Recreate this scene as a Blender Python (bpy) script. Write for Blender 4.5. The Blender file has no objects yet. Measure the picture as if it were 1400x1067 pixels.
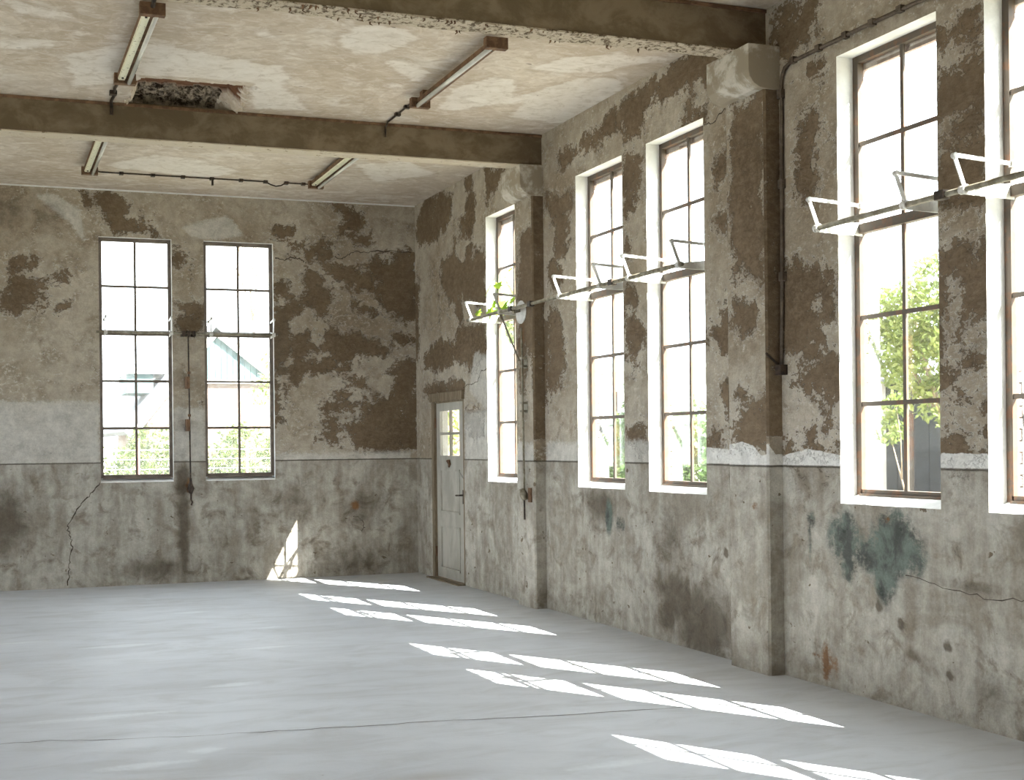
import bpy, bmesh, math, random
import numpy as np
from mathutils import Vector, noise as mnoise

random.seed(7)
scene = bpy.context.scene
COL = scene.collection

# ------------------------------------------------------------------ camera, sky, sun, exposure
# world: X runs right along the back wall, Y runs towards the back wall, Z up;
# the corner of the back wall and the right (window) wall stands at 0, 0, 0
FOCAL_PX, CX, CY, YAW, ROLL = 1671.0, 520.0, 609.2, math.radians(18.1877), 0.0105
cam_data = bpy.data.cameras.new('camera')
cam = bpy.data.objects.new('camera', cam_data)
COL.objects.link(cam)
fw = Vector((math.sin(YAW), math.cos(YAW), 0))
rt0 = Vector((math.cos(YAW), -math.sin(YAW), 0))
up0 = Vector((0, 0, 1))
rt = math.cos(ROLL) * rt0 - math.sin(ROLL) * up0
up = math.sin(ROLL) * rt0 + math.cos(ROLL) * up0
from mathutils import Matrix
m = Matrix(((rt.x, up.x, -fw.x, -5.221), (rt.y, up.y, -fw.y, -14.421), (rt.z, up.z, -fw.z, 1.6), (0, 0, 0, 1)))
cam.matrix_world = m
cam_data.sensor_width = 36.0
cam_data.sensor_fit = 'HORIZONTAL'
cam_data.lens = FOCAL_PX / 1400.0 * 36.0
cam_data.shift_x = (700.0 - CX) / 1400.0
cam_data.shift_y = (CY - 533.5) / 1400.0
cam_data.clip_start = 0.05
cam_data.clip_end = 400
scene.camera = cam

world = bpy.data.worlds.new('sky')
scene.world = world
world.use_nodes = True
bg = world.node_tree.nodes['Background']
bg.inputs[0].default_value = (0.85, 0.925, 1.0, 1)
bg.inputs[1].default_value = SKY_STRENGTH = 3.8

sun_data = bpy.data.lights.new('sun_offscreen', 'SUN')
sun = bpy.data.objects.new('sun_offscreen', sun_data)
COL.objects.link(sun)
sun_dir = Vector((-0.54, 0.78, -1.0)).normalized()
sun.rotation_euler = sun_dir.to_track_quat('-Z', 'Y').to_euler()
sun.location = (8, -12, 14)
sun_data.energy = 30.0
sun_data.angle = math.radians(0.27)
sun_data.color = (1.0, 0.96, 0.89)

scene.view_settings.view_transform = 'Standard'
scene.view_settings.look = 'None'
scene.view_settings.gamma = 1.0
scene.view_settings.use_curve_mapping = False
scene.view_settings.exposure = 1.4
scene.cycles.use_denoising = True
scene.cycles.max_bounces = 12
scene.cycles.diffuse_bounces = 6
scene.cycles.transparent_max_bounces = 24

# ------------------------------------------------------------------ measures of the hall
H = 4.6                      # ceiling
DADO = 1.43                  # top of the grey dado
SILL, HEAD = 1.20, 4.05      # window openings
FRONT, LEFT = -18.5, -10.6   # walls behind and to the left of the camera
BACK_OPEN = [(-3.885, -3.045), (-2.665, -1.822)]
RIGHT_OPEN = [(-3.094, -2.251), (-5.19, -4.34), (-6.42, -5.585), (-8.784, -7.93), (-9.985, -9.133),
              (-12.1, -11.25), (-13.3, -12.45)]
DOOR_Y = (-1.57, -0.56)
DOOR_H = 2.22
T = 0.20                     # wall thickness
PILASTERS = [(-3.66, -3.25), (-7.34, -6.88)]
PIL_X = -0.12
BEAMS = [-3.64, -7.2]        # near faces of the ceiling beams
BEAM_Z, BEAM_W = 4.29, 0.16

# outlines of the peeled patches: (1 bare / -1 paint left, [(along wall, height) ...]) in metres
POLY_RIGHT = [
 (1,[(-0.12,4.37),(-0.25,4.5),(-0.37,4.59),(-0.7,4.57),(-1.02,4.56),(-1.24,4.44),(-1.23,4.33),(-1.1,4.19),(-0.78,4.12),(-0.45,4.07),(-0.11,4.14)]),
 (1,[(-1.72,4.56),(-1.84,4.56),(-1.78,4.47),(-1.72,4.44)]),
 (1,[(-1.74,4.36),(-1.92,4.35),(-1.95,4.22),(-1.93,4.11),(-1.77,3.95),(-1.56,3.89),(-1.37,3.92),(-1.52,4.02),(-1.53,4.1),(-1.73,4.14)]),
 (1,[(-0.95,3.75),(-1.35,3.74),(-1.64,3.71),(-1.8,3.79),(-2.04,3.7),(-2.19,3.57),(-2.21,3.18),(-1.98,3.21),(-1.75,3.28),(-1.21,3.31),(-0.95,3.57)]),
 (1,[(-2.29,4.53),(-2.72,4.47),(-2.61,4.36),(-2.39,4.3),(-2.3,4.19)]),
 (1,[(-0.31,2.66),(-0.7,2.77),(-1.32,2.75),(-1.41,2.88),(-1.82,2.89),(-2.22,2.9),(-2.24,2.6),(-1.93,2.53),(-1.92,2.46),(-1.85,2.45),(-1.77,2.54),(-1.53,2.61),(-1.19,2.58),(-0.83,2.53),(-0.36,2.57)]),
 (1,[(-0.3,2.26),(-0.78,2.3),(-1.18,2.3),(-1.56,2.25),(-1.56,2.2),(-0.49,2.2)]),
 (1,[(-1.71,1.95),(-1.91,1.95),(-2.14,1.88),(-2.1,1.74),(-1.98,1.7),(-1.71,1.79)]),
 (1,[(-1.37,3.15),(-1.48,3.15),(-1.5,3.08),(-1.37,3.07)]),
 (1,[(0.11,3.54),(-0.09,3.58),(-0.07,2.66),(0.14,2.64)]),
 (-1,[(-1.36,4.12),(-1.5,4.11),(-1.52,4.04),(-1.4,3.94),(-1.31,4)]),
 (-1,[(-1.35,3.86),(-1.73,3.96),(-1.77,3.89),(-1.6,3.69),(-1.35,3.77)]),
 (-1,[(-1.82,3.79),(-2,3.75),(-1.96,3.68),(-1.84,3.7)]),
 (1,[(-3.78,3.96),(-4.19,3.87),(-4.19,3.8),(-4.07,3.79),(-4.16,3.66),(-4.12,3.5),(-4.02,3.36),(-3.93,3.42),(-4,3.55),(-3.97,3.75),(-3.81,3.85)]),
 (1,[(-3.82,3.32),(-3.96,3.3),(-4.02,3.23),(-3.89,3.14),(-3.8,3.22)]),
 (1,[(-4,4.3),(-4.26,4.33),(-4.29,4.26),(-4.11,4.22)]),
 (1,[(-5.25,4.03),(-5.45,3.97),(-5.47,3.85),(-5.4,3.69),(-5.37,3.55),(-5.24,3.52),(-5.24,3.85)]),
 (1,[(-5.25,3.32),(-5.31,3.28),(-5.3,3.21),(-5.25,3.24)]),
 (1,[(-3.76,2.84),(-3.86,2.82),(-4.03,2.62),(-4.06,2.36),(-3.95,2.16),(-3.8,2.1),(-3.75,2.2),(-3.79,2.46),(-3.76,2.63)]),
 (1,[(-3.62,2.94),(-3.71,2.75),(-3.73,2.47),(-3.71,2.21),(-3.65,1.88),(-3.57,1.66),(-3.53,1.64)]),
 (1,[(-5.23,2.66),(-5.39,2.64),(-5.5,2.55),(-5.55,2.53),(-5.51,2.42),(-5.41,2.37),(-5.38,2.22),(-5.33,2.35),(-5.24,2.36),(-5.23,2.5)]),
 (1,[(-5.24,1.72),(-5.31,1.69),(-5.43,1.73),(-5.54,1.73),(-5.57,1.56),(-5.42,1.57),(-5.28,1.63)]),
 (1,[(-5.24,2.88),(-5.39,2.83),(-5.38,2.76),(-5.25,2.79)]),
 (1,[(-6.27,4.58),(-6.69,4.44),(-6.7,4.19),(-6.78,4.1),(-6.66,4.16),(-6.53,4.3),(-6.35,4.36),(-6.13,4.35),(-5.68,4.41),(-5.53,4.32),(-5.46,4.16),(-5.26,4.19),(-5.26,4.31),(-4.99,4.29),(-4.7,4.27),(-4.4,4.26),(-4.48,4.35),(-4.85,4.4),(-5.2,4.46),(-5.69,4.52),(-5.9,4.54)]),
 (1,[(-4.02,4.29),(-4.24,4.33),(-4.36,4.28),(-4.16,4.24)]),
 (1,[(-6.12,4.09),(-6.23,4.15),(-6.4,4.13),(-6.42,4.04)]),
 (1,[(-6.64,3.7),(-6.71,3.67),(-6.71,3.59),(-6.6,3.53),(-6.58,3.61)]),
 (1,[(-7.56,3.7),(-7.65,3.72),(-7.75,3.7),(-7.75,3.63),(-7.7,3.56),(-7.67,3.51),(-7.68,3.39),(-7.76,3.3),(-7.72,3.25),(-7.62,3.23),(-7.5,3.28),(-7.54,3.55)]),
 (1,[(-6.32,4.55),(-6.69,4.43),(-6.69,4.22),(-6.77,4.1),(-6.68,4.15),(-6.53,4.28),(-6.41,4.36),(-6.32,4.35)]),
 (1,[(-6.78,2.64),(-6.82,2.6),(-6.8,2.31),(-6.78,2.23),(-6.64,2.25),(-6.63,2.38),(-6.48,2.41),(-6.61,2.47),(-6.74,2.56)]),
 (1,[(-6.64,3.22),(-6.73,3.24),(-6.79,3.23),(-6.79,3.17),(-6.6,3.19)]),
 (1,[(-7.42,2.76),(-7.51,2.78),(-7.56,2.73),(-7.7,2.69),(-7.81,2.68),(-7.84,2.65),(-7.81,2.51),(-7.74,2.44),(-7.83,2.41),(-7.74,2.38),(-7.58,2.34),(-7.56,2.27),(-7.36,2.25),(-7.37,2.66)]),
 (1,[(-7.64,2.35),(-7.71,2.36),(-7.76,2.27),(-7.64,2.28)]),
 (1,[(-7.62,2.2),(-7.72,2.2),(-7.71,2.17),(-7.64,2.18)]),
 (-1,[(-7.7,2.54),(-7.75,2.53),(-7.75,2.48),(-7.7,2.48)]),
 (1,[(-7.59,2.07),(-7.71,2.07),(-7.74,2.03),(-7.8,2.09),(-7.85,2.15),(-7.95,2.11),(-7.94,1.91),(-7.8,1.9),(-7.7,1.95),(-7.6,1.98),(-7.53,1.94),(-7.47,1.98),(-7.54,2.01)]),
 (1,[(-6.42,1.59),(-6.49,1.62),(-6.48,1.58),(-6.44,1.56)]),
 (1,[(-6.54,1.61),(-6.61,1.62),(-6.59,1.59),(-6.54,1.59)]),
 (1,[(-6.68,1.97),(-6.77,1.95),(-6.74,1.92),(-6.69,1.93)]),
 (1,[(-7.34,1.61),(-7.42,1.62),(-7.42,1.59),(-7.35,1.59)]),
 (1,[(-7.61,1.54),(-7.68,1.55),(-7.81,1.51),(-7.61,1.5)]),
 (1,[(-7.83,1.54),(-7.91,1.51),(-7.84,1.51)]),
 (1,[(-7.32,1.54),(-7.53,1.54),(-7.53,1.51),(-7.33,1.48)]),
 (1,[(-7.78,1.73),(-7.82,1.71),(-7.81,1.69),(-7.78,1.69)]),
 (1,[(-7.62,1.66),(-7.67,1.66),(-7.63,1.61),(-7.6,1.52),(-7.58,1.52)]),
 (1,[(-6.7,1.82),(-6.75,1.81),(-6.73,1.8)]),
 (1,[(-8.8,3.73),(-8.94,3.68),(-9.08,3.69),(-9.14,3.63),(-9.13,3.42),(-9.05,3.43),(-8.94,3.47),(-8.82,3.48)]),
 (1,[(-8.94,3.37),(-9.05,3.42),(-9.08,3.36),(-8.97,3.29)]),
 (1,[(-8.82,3.29),(-8.94,3.22),(-9.13,3.17),(-9.13,2.93),(-8.79,3)]),
 (1,[(-8.81,3.92),(-8.88,3.91),(-8.86,3.86),(-8.82,3.88)]),
 (1,[(-8.98,3.94),(-9.02,3.92),(-8.98,3.83),(-8.94,3.84)]),
 (1,[(-9.05,3.85),(-9.09,3.88),(-9.08,3.78)]),
 (1,[(-8.8,2.73),(-8.86,2.69),(-8.99,2.68),(-9.16,2.63),(-9.14,1.48),(-8.78,1.48)]),
 (-1,[(-8.86,2.48),(-8.91,2.48),(-8.91,2.42),(-8.87,2.43)]),
 (-1,[(-8.86,2.36),(-8.9,2.38),(-8.94,2.33),(-8.91,2.28),(-8.87,2.29)]),
 (-1,[(-8.98,2.19),(-9.13,2.24),(-9.13,2.07),(-9.05,2.06),(-8.98,2.11)]),
 (-1,[(-8.82,2.11),(-8.87,2.15),(-8.96,2.11),(-8.95,2.03),(-8.82,2.05)]),
 (-1,[(-8.94,1.95),(-9.02,1.96),(-9.03,1.89),(-8.98,1.83)]),
 (-1,[(-9.05,1.94),(-9.13,1.94),(-9.13,1.68),(-8.92,1.64),(-8.87,1.78),(-9,1.81)]),
 (-1,[(-8.99,1.61),(-9.05,1.63),(-9.12,1.59),(-9.06,1.54),(-8.99,1.57)]),
 (-1,[(-8.79,1.84),(-8.89,1.86),(-8.83,1.76),(-8.89,1.66),(-8.79,1.62)]),
 (-1,[(-9.01,2.78),(-9.11,2.77),(-9.1,2.67),(-9.04,2.62),(-9.01,2.67)]),
 (-1,[(-8.8,2.86),(-8.94,2.83),(-8.97,2.74),(-8.88,2.73),(-8.8,2.73)]),
 (-1,[(-8.81,2.26),(-8.86,2.25),(-8.84,2.23)]),
 (-1,[(-8.89,2.26),(-8.92,2.25),(-8.91,2.23)]),
 (1,[(-7.47,4.57),(-7.76,4.47),(-7.69,4.4),(-7.65,4.25),(-7.5,4.21),(-7.42,4.2),(-7.31,4.24),(-7.31,4.51)]),
 (1,[(-7.66,4.06),(-7.77,4.04),(-7.79,4),(-7.68,4.02)]),
]
POLY_PIL1 = [
 (1,[(-3.38,3.66),(-3.56,3.69),(-3.69,3.59),(-3.74,3.4),(-3.76,3.05),(-3.74,2.11),(-3.34,2.13)]),
 (-1,[(-3.5,2.3),(-3.62,2.31),(-3.6,2.14),(-3.5,2.08)]),
 (-1,[(-3.43,1.73),(-3.76,1.73),(-3.75,1.45),(-3.42,1.44)]),
 (-1,[(-3.52,2.45),(-3.61,2.41),(-3.56,2.35)]),
]
POLY_PIL2 = [
 (1,[(-7,3.95),(-7.15,3.94),(-7.28,3.94),(-7.28,3.76),(-7.27,3.43),(-7.31,3.12),(-7.3,2.72),(-6.98,2.77),(-6.96,3.18),(-6.96,3.73)]),
 (1,[(-6.99,2.56),(-7.22,2.54),(-7.18,2.5),(-7.14,2.41),(-7.05,2.41),(-6.99,2.47)]),
 (1,[(-6.97,1.78),(-7.32,1.79),(-7.32,1.55),(-7.15,1.58),(-6.96,1.58)]),
 (1,[(-7.02,1.93),(-7.08,1.9),(-7.04,1.87)]),
]
POLY_BACK = [
 (1,[(-4.94,3.21),(-4.91,3.34),(-4.82,3.42),(-4.83,3.52),(-4.51,3.52),(-4.5,3.45),(-4.64,3.38),(-4.6,3.28),(-4.72,3.23),(-4.76,3.18),(-4.88,3.16)]),
 (1,[(-3.93,4.53),(-3.83,4.55),(-3.62,4.53),(-3.58,4.43),(-3.59,4.29),(-3.5,4.23),(-3.28,4.22),(-3.25,4.11),(-3.71,4.12),(-3.77,4.22),(-3.84,4.4)]),
 (1,[(-2.92,3.26),(-2.76,3.36),(-2.7,3.31),(-2.7,3.16),(-2.83,3.16)]),
 (1,[(-2.98,3.95),(-2.95,3.95),(-2.95,3.77),(-2.98,3.77)]),
 (1,[(-2.91,3.95),(-2.89,3.95),(-2.89,3.83),(-2.91,3.83)]),
 (1,[(-4.34,3.57),(-4.27,3.57),(-4.27,3.51),(-4.34,3.51)]),
 (1,[(-4.33,3.24),(-4.26,3.25),(-4.27,3.21),(-4.32,3.2)]),
 (1,[(-4.57,3.23),(-4.52,3.28),(-4.45,3.28),(-4.52,3.21)]),
 (1,[(-4.08,4.56),(-4,4.56),(-3.99,4.44)]),
 (1,[(-4.85,3.75),(-4.7,3.76),(-4.59,3.68),(-4.66,3.63),(-4.88,3.64)]),
 (1,[(-2.99,3.05),(-2.88,3.15),(-2.71,3.09),(-2.71,2.98),(-2.99,2.98)]),
 (1,[(-1.62,4.08),(-1.53,4.05),(-1.44,4.07),(-1.56,3.94),(-1.61,3.99)]),
 (1,[(-1.17,3.83),(-1.07,3.82),(-0.8,3.76),(-0.6,3.82),(-0.6,3.88),(-0.44,3.97),(-0.03,4.02),(-0.02,3.22),(-0.13,3.18),(-0.26,3.29),(-0.42,3.3),(-0.77,3.33),(-0.74,3.46),(-0.79,3.54),(-0.7,3.59),(-1.04,3.61),(-1.07,3.7),(-1.22,3.75)]),
 (1,[(-1.4,3.74),(-1.17,3.67),(-1.27,3.57),(-1.12,3.48),(-1.07,3.42),(-1.17,3.37),(-1.14,3.22),(-1.24,3.19),(-1.32,3.31),(-1.47,3.34),(-1.4,3.47)]),
 (1,[(-1.82,3.57),(-1.66,3.57),(-1.66,3.42),(-1.82,3.4)]),
 (1,[(-1.83,3.29),(-1.47,3.31),(-1.5,3.23),(-1.7,3.15),(-1.72,3.08),(-1.62,2.99),(-1.83,2.97)]),
 (1,[(-0.99,4.54),(-0.79,4.55),(-0.69,4.36),(-0.8,4.23),(-0.96,4.27),(-0.93,4.43)]),
 (1,[(-1.75,4.2),(-1.64,4.29),(-1.56,4.26),(-1.61,4.14),(-1.72,4.12)]),
 (1,[(-1.36,4.04),(-1.2,4.08),(-1.07,3.94),(-1.17,3.91),(-1.36,3.93)]),
 (1,[(-0.71,4.12),(-0.58,4.16),(-0.63,4.09)]),
 (-1,[(-0.94,3.48),(-0.7,3.51),(-0.47,3.45),(-0.48,3.34),(-0.77,3.34),(-0.94,3.37)]),
 (-1,[(-1.04,3.59),(-0.8,3.58),(-0.79,3.52),(-1.07,3.48)]),
 (-1,[(-0.53,3.64),(-0.48,3.63),(-0.52,3.59)]),
 (-1,[(-0.43,3.95),(-0.34,3.96),(-0.34,3.93),(-0.43,3.93)]),
 (-1,[(-0.8,3.83),(-0.63,3.79),(-0.67,3.75),(-0.77,3.76)]),
 (1,[(-1.83,3.01),(-1.69,3.03),(-1.57,2.97),(-1.42,2.97),(-1.37,2.87),(-1.23,2.84),(-1.03,3.02),(-0.98,2.92),(-0.77,2.96),(-0.68,2.88),(-0.54,2.88),(-0.56,2.83),(-0.43,2.76),(-0.76,2.74),(-0.84,2.66),(-1,2.62),(-1.21,2.57),(-1.25,2.53),(-1.4,2.52),(-1.53,2.45),(-1.68,2.35),(-1.77,2.3),(-1.83,2.31)]),
 (1,[(-0.02,2.92),(-0.23,2.94),(-0.22,2.87),(-0.02,2.87)]),
 (1,[(-0,2.65),(-0.29,2.58),(-0.33,2.49),(-0.24,2.46),(-0.29,2.32),(-0.28,2.18),(-0.48,2.15),(-0.59,2.03),(-0.66,1.89),(-0.92,1.83),(-0.91,1.79),(-0.77,1.71),(-0.8,1.62),(-0.66,1.55),(-0.12,1.57),(-0.01,1.6)]),
 (1,[(-1.08,2.25),(-0.97,2.28),(-0.83,2.25),(-0.87,2.18),(-1.01,2.18)]),
 (1,[(-0.9,2.4),(-0.74,2.42),(-0.74,2.35),(-0.94,2.37)]),
 (1,[(-1.18,2.1),(-1.11,2.11),(-1.13,1.98),(-1.05,1.85),(-1.01,1.78),(-1.13,1.81),(-1.24,1.98)]),
 (1,[(-1.29,1.71),(-1.07,1.69),(-1.03,1.63),(-1.19,1.68)]),
 (1,[(-1.11,2.11),(-0.69,2.11),(-0.69,2.08),(-1.11,2.09)]),
 (1,[(-1.83,2.31),(-1.76,2.28),(-1.75,1.95),(-1.84,1.85)]),
 (1,[(-0.93,2.59),(-0.88,2.59),(-0.9,2.55),(-0.97,2.55)]),
 (-1,[(-1.41,2.67),(-1.35,2.72),(-1.14,2.72),(-1.35,2.66)]),
 (-1,[(-1.7,2.56),(-1.64,2.6),(-1.66,2.53)]),
 (-1,[(-1.77,2.45),(-1.66,2.46),(-1.68,2.41),(-1.77,2.4)]),
 (-1,[(-1.38,2.88),(-1.3,2.97),(-1.21,2.87),(-1.28,2.84)]),
]
POLY_CEIL = [
 (1,[(-4.56,-4.75),(-4.45,-4.92),(-4.15,-5.23),(-3.83,-5.24),(-3.32,-5.07),(-3.13,-5.03),(-2.92,-4.89),(-2.86,-4.66),(-3.05,-4.55),(-3.62,-4.54),(-3.97,-4.49),(-4.11,-4.24),(-4.45,-4.04),(-4.43,-4.4)]),
 (1,[(-4.99,-5.91),(-4.9,-5.83),(-4.76,-5.76),(-4.57,-5.74),(-4.69,-5.65),(-4.86,-5.66),(-4.95,-5.74)]),
 (1,[(-5.04,-4.97),(-4.69,-5.16),(-4.72,-5.02),(-5.04,-4.84)]),
 (1,[(-4.53,-5.41),(-4.47,-5.42),(-4.48,-5.3),(-4.53,-5.31)]),
 (1,[(-2.64,-5.76),(-2.62,-5.97),(-2.54,-6.11),(-2.32,-6.1),(-2.15,-5.98),(-2.17,-5.77),(-2.3,-5.55),(-2.48,-5.54)]),
 (1,[(-3.12,-4.98),(-2.97,-5.03),(-2.81,-4.77),(-2.88,-4.6),(-2.65,-4.28),(-2.43,-3.87),(-2.86,-3.81)]),
 (1,[(-2.15,-5.36),(-2.06,-5.44),(-1.76,-5.18),(-1.77,-4.97),(-1.95,-5.13)]),
 (1,[(-2.32,-4.73),(-2.22,-4.76),(-2.21,-4.69)]),
 (1,[(-1.93,-4.82),(-1.85,-4.84),(-1.82,-4.76),(-1.9,-4.75)]),
 (1,[(-3.28,-5.73),(-3.21,-5.84),(-3.19,-5.68)]),
 (1,[(-1.28,-4.2),(-1.37,-4.87),(-1.18,-5.2),(-1.01,-5.19),(-0.74,-4.6),(-1.12,-4.25)]),
 (1,[(-0.55,-4.17),(-0.59,-4.57),(-0.72,-4.72),(-0.64,-4.99),(-0.51,-5.38),(-0.25,-5.46),(-0.05,-5.29),(0.04,-4.41),(-0.05,-4.1)]),
 (1,[(-0.94,-5.53),(-0.84,-5.83),(-0.47,-6.03),(-0.12,-6.04),(-0.42,-5.63),(-0.71,-5.49)]),
 (1,[(-3.91,-1.23),(-3.46,-1.79),(-3.12,-1.74),(-2.51,-1.31),(-2.81,-0.91),(-3.7,-1.14)]),
 (1,[(-1.31,-1.95),(-0.88,-2.23),(-0.41,-1.74),(-0.91,-1.26)]),
]
LEAVES = [(-2.24, 3.02, -0.09, 0), (-2.41, 3.02, -0.02, 1), (-2.57, 3.0, -0.03, 0), (-2.78, 3.04, -0.02, 2), (-2.93, 3.09, 0.0, 1), (-2.34, 3.25, -0.02, 2), (-2.5, 3.29, 0.03, 1), (-2.71, 3.43, 0.08, 0), (-2.65, 2.97, -0.05, 1), (-2.3, 2.98, 0.02, 0), (-2.46, 3.1, 0.0, 1), (-2.85, 2.99, -0.06, 2), (-2.6, 3.08, 0.02, 1)]

# ------------------------------------------------------------------ helpers
class MB:
    """collects shapes, builds ONE mesh object"""
    def __init__(self):
        self.v, self.f = [], []
    def add(self, vs, fs):
        o = len(self.v)
        self.v += [tuple(p) for p in vs]
        self.f += [tuple(i + o for i in q) for q in fs]
        return self
    def box(self, a, b):
        x0, y0, z0 = a; x1, y1, z1 = b
        x0, x1 = min(x0, x1), max(x0, x1); y0, y1 = min(y0, y1), max(y0, y1); z0, z1 = min(z0, z1), max(z0, z1)
        return self.add([(x0, y0, z0), (x1, y0, z0), (x1, y1, z0), (x0, y1, z0), (x0, y0, z1), (x1, y0, z1), (x1, y1, z1), (x0, y1, z1)],
                        [(0, 3, 2, 1), (4, 5, 6, 7), (0, 1, 5, 4), (1, 2, 6, 5), (2, 3, 7, 6), (3, 0, 4, 7)])
    def prism(self, prof, axis, a, b):
        """extrude a 2D profile along axis (0: prof=(y,z), 1: prof=(x,z), 2: prof=(x,y))"""
        n = len(prof)
        def P(p, t):
            return [(t, p[0], p[1]), (p[0], t, p[1]), (p[0], p[1], t)][axis]
        vs = [P(p, a) for p in prof] + [P(p, b) for p in prof]
        fs = [(i, (i + 1) % n, n + (i + 1) % n, n + i) for i in range(n)] + [tuple(range(n))[::-1], tuple(range(n, 2 * n))]
        return self.add(vs, fs)
    def tube(self, pts, r, n=8, radii=None):
        pts = [Vector(p) for p in pts]
        rings, prev = [], None
        for i, p in enumerate(pts):
            d = (pts[min(i + 1, len(pts) - 1)] - pts[max(i - 1, 0)]).normalized()
            if prev is None:
                prev = d.orthogonal().normalized()
            x = (prev - d * prev.dot(d))
            x = x.normalized() if x.length > 1e-6 else d.orthogonal().normalized()
            prev = x
            y = d.cross(x)
            rr = radii[i] if radii else r
            rings.append([p + x * math.cos(t) * rr + y * math.sin(t) * rr for t in [2 * math.pi * k / n for k in range(n)]])
        vs = [q for ring in rings for q in ring]
        fs = []
        for i in range(len(pts) - 1):
            for k in range(n):
                fs.append((i * n + k, i * n + (k + 1) % n, (i + 1) * n + (k + 1) % n, (i + 1) * n + k))
        fs += [tuple(range(n))[::-1], tuple(range((len(pts) - 1) * n, len(pts) * n))]
        return self.add(vs, fs)
    def bar(self, p0, p1, w, h, side):
        """flat bar from p0 to p1, w thick along side, h across"""
        p0, p1 = Vector(p0), Vector(p1)
        d = (p1 - p0).normalized(); s = Vector(side).normalized(); t = d.cross(s).normalized()
        vs = [p + s * a * w / 2 + t * b * h / 2 for p in (p0, p1) for a, b in ((-1, -1), (1, -1), (1, 1), (-1, 1))]
        return self.add(vs, [(0, 3, 2, 1), (4, 5, 6, 7), (0, 1, 5, 4), (1, 2, 6, 5), (2, 3, 7, 6), (3, 0, 4, 7)])
    def mesh(self, name, mat, smooth=False):
        me = bpy.data.meshes.new(name)
        me.from_pydata(self.v, [], self.f)
        if mat: me.materials.append(mat)
        if smooth:
            me.polygons.foreach_set('use_smooth', [True] * len(me.polygons))
        me.update()
        return me
    def build(self, name, mat, parent=None, smooth=False, bevel=0.0):
        me = self.mesh(name, mat, smooth)
        bm = bmesh.new(); bm.from_mesh(me)
        bmesh.ops.recalc_face_normals(bm, faces=bm.faces)
        if bevel:
            bmesh.ops.bevel(bm, geom=bm.edges[:], offset=bevel, segments=2, affect='EDGES', profile=0.6)
        bm.to_mesh(me); bm.free()
        return link(name, me, parent)

def link(name, data, parent=None):
    o = bpy.data.objects.new(name, data)
    COL.objects.link(o)
    if parent is not None:
        o.parent = parent
        base = parent.get('base')
        if base is not None and parent.parent is None:
            o.location = (-base[0], -base[1], -base[2])      # meshes are written in hall coordinates
    return o

def tag(o, label=None, category=None, group=None, kind=None):
    for k, v in (('label', label), ('category', category), ('group', group), ('kind', kind)):
        if v: o[k] = v
    return o

def thing(name, loc, label, category, group=None, kind=None, keep_world=True):
    o = bpy.data.objects.new(name, None)
    o.empty_display_size = 0.1
    COL.objects.link(o)
    o.location = loc
    if keep_world: o['base'] = list(loc)
    return tag(o, label, category, group, kind)

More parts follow.
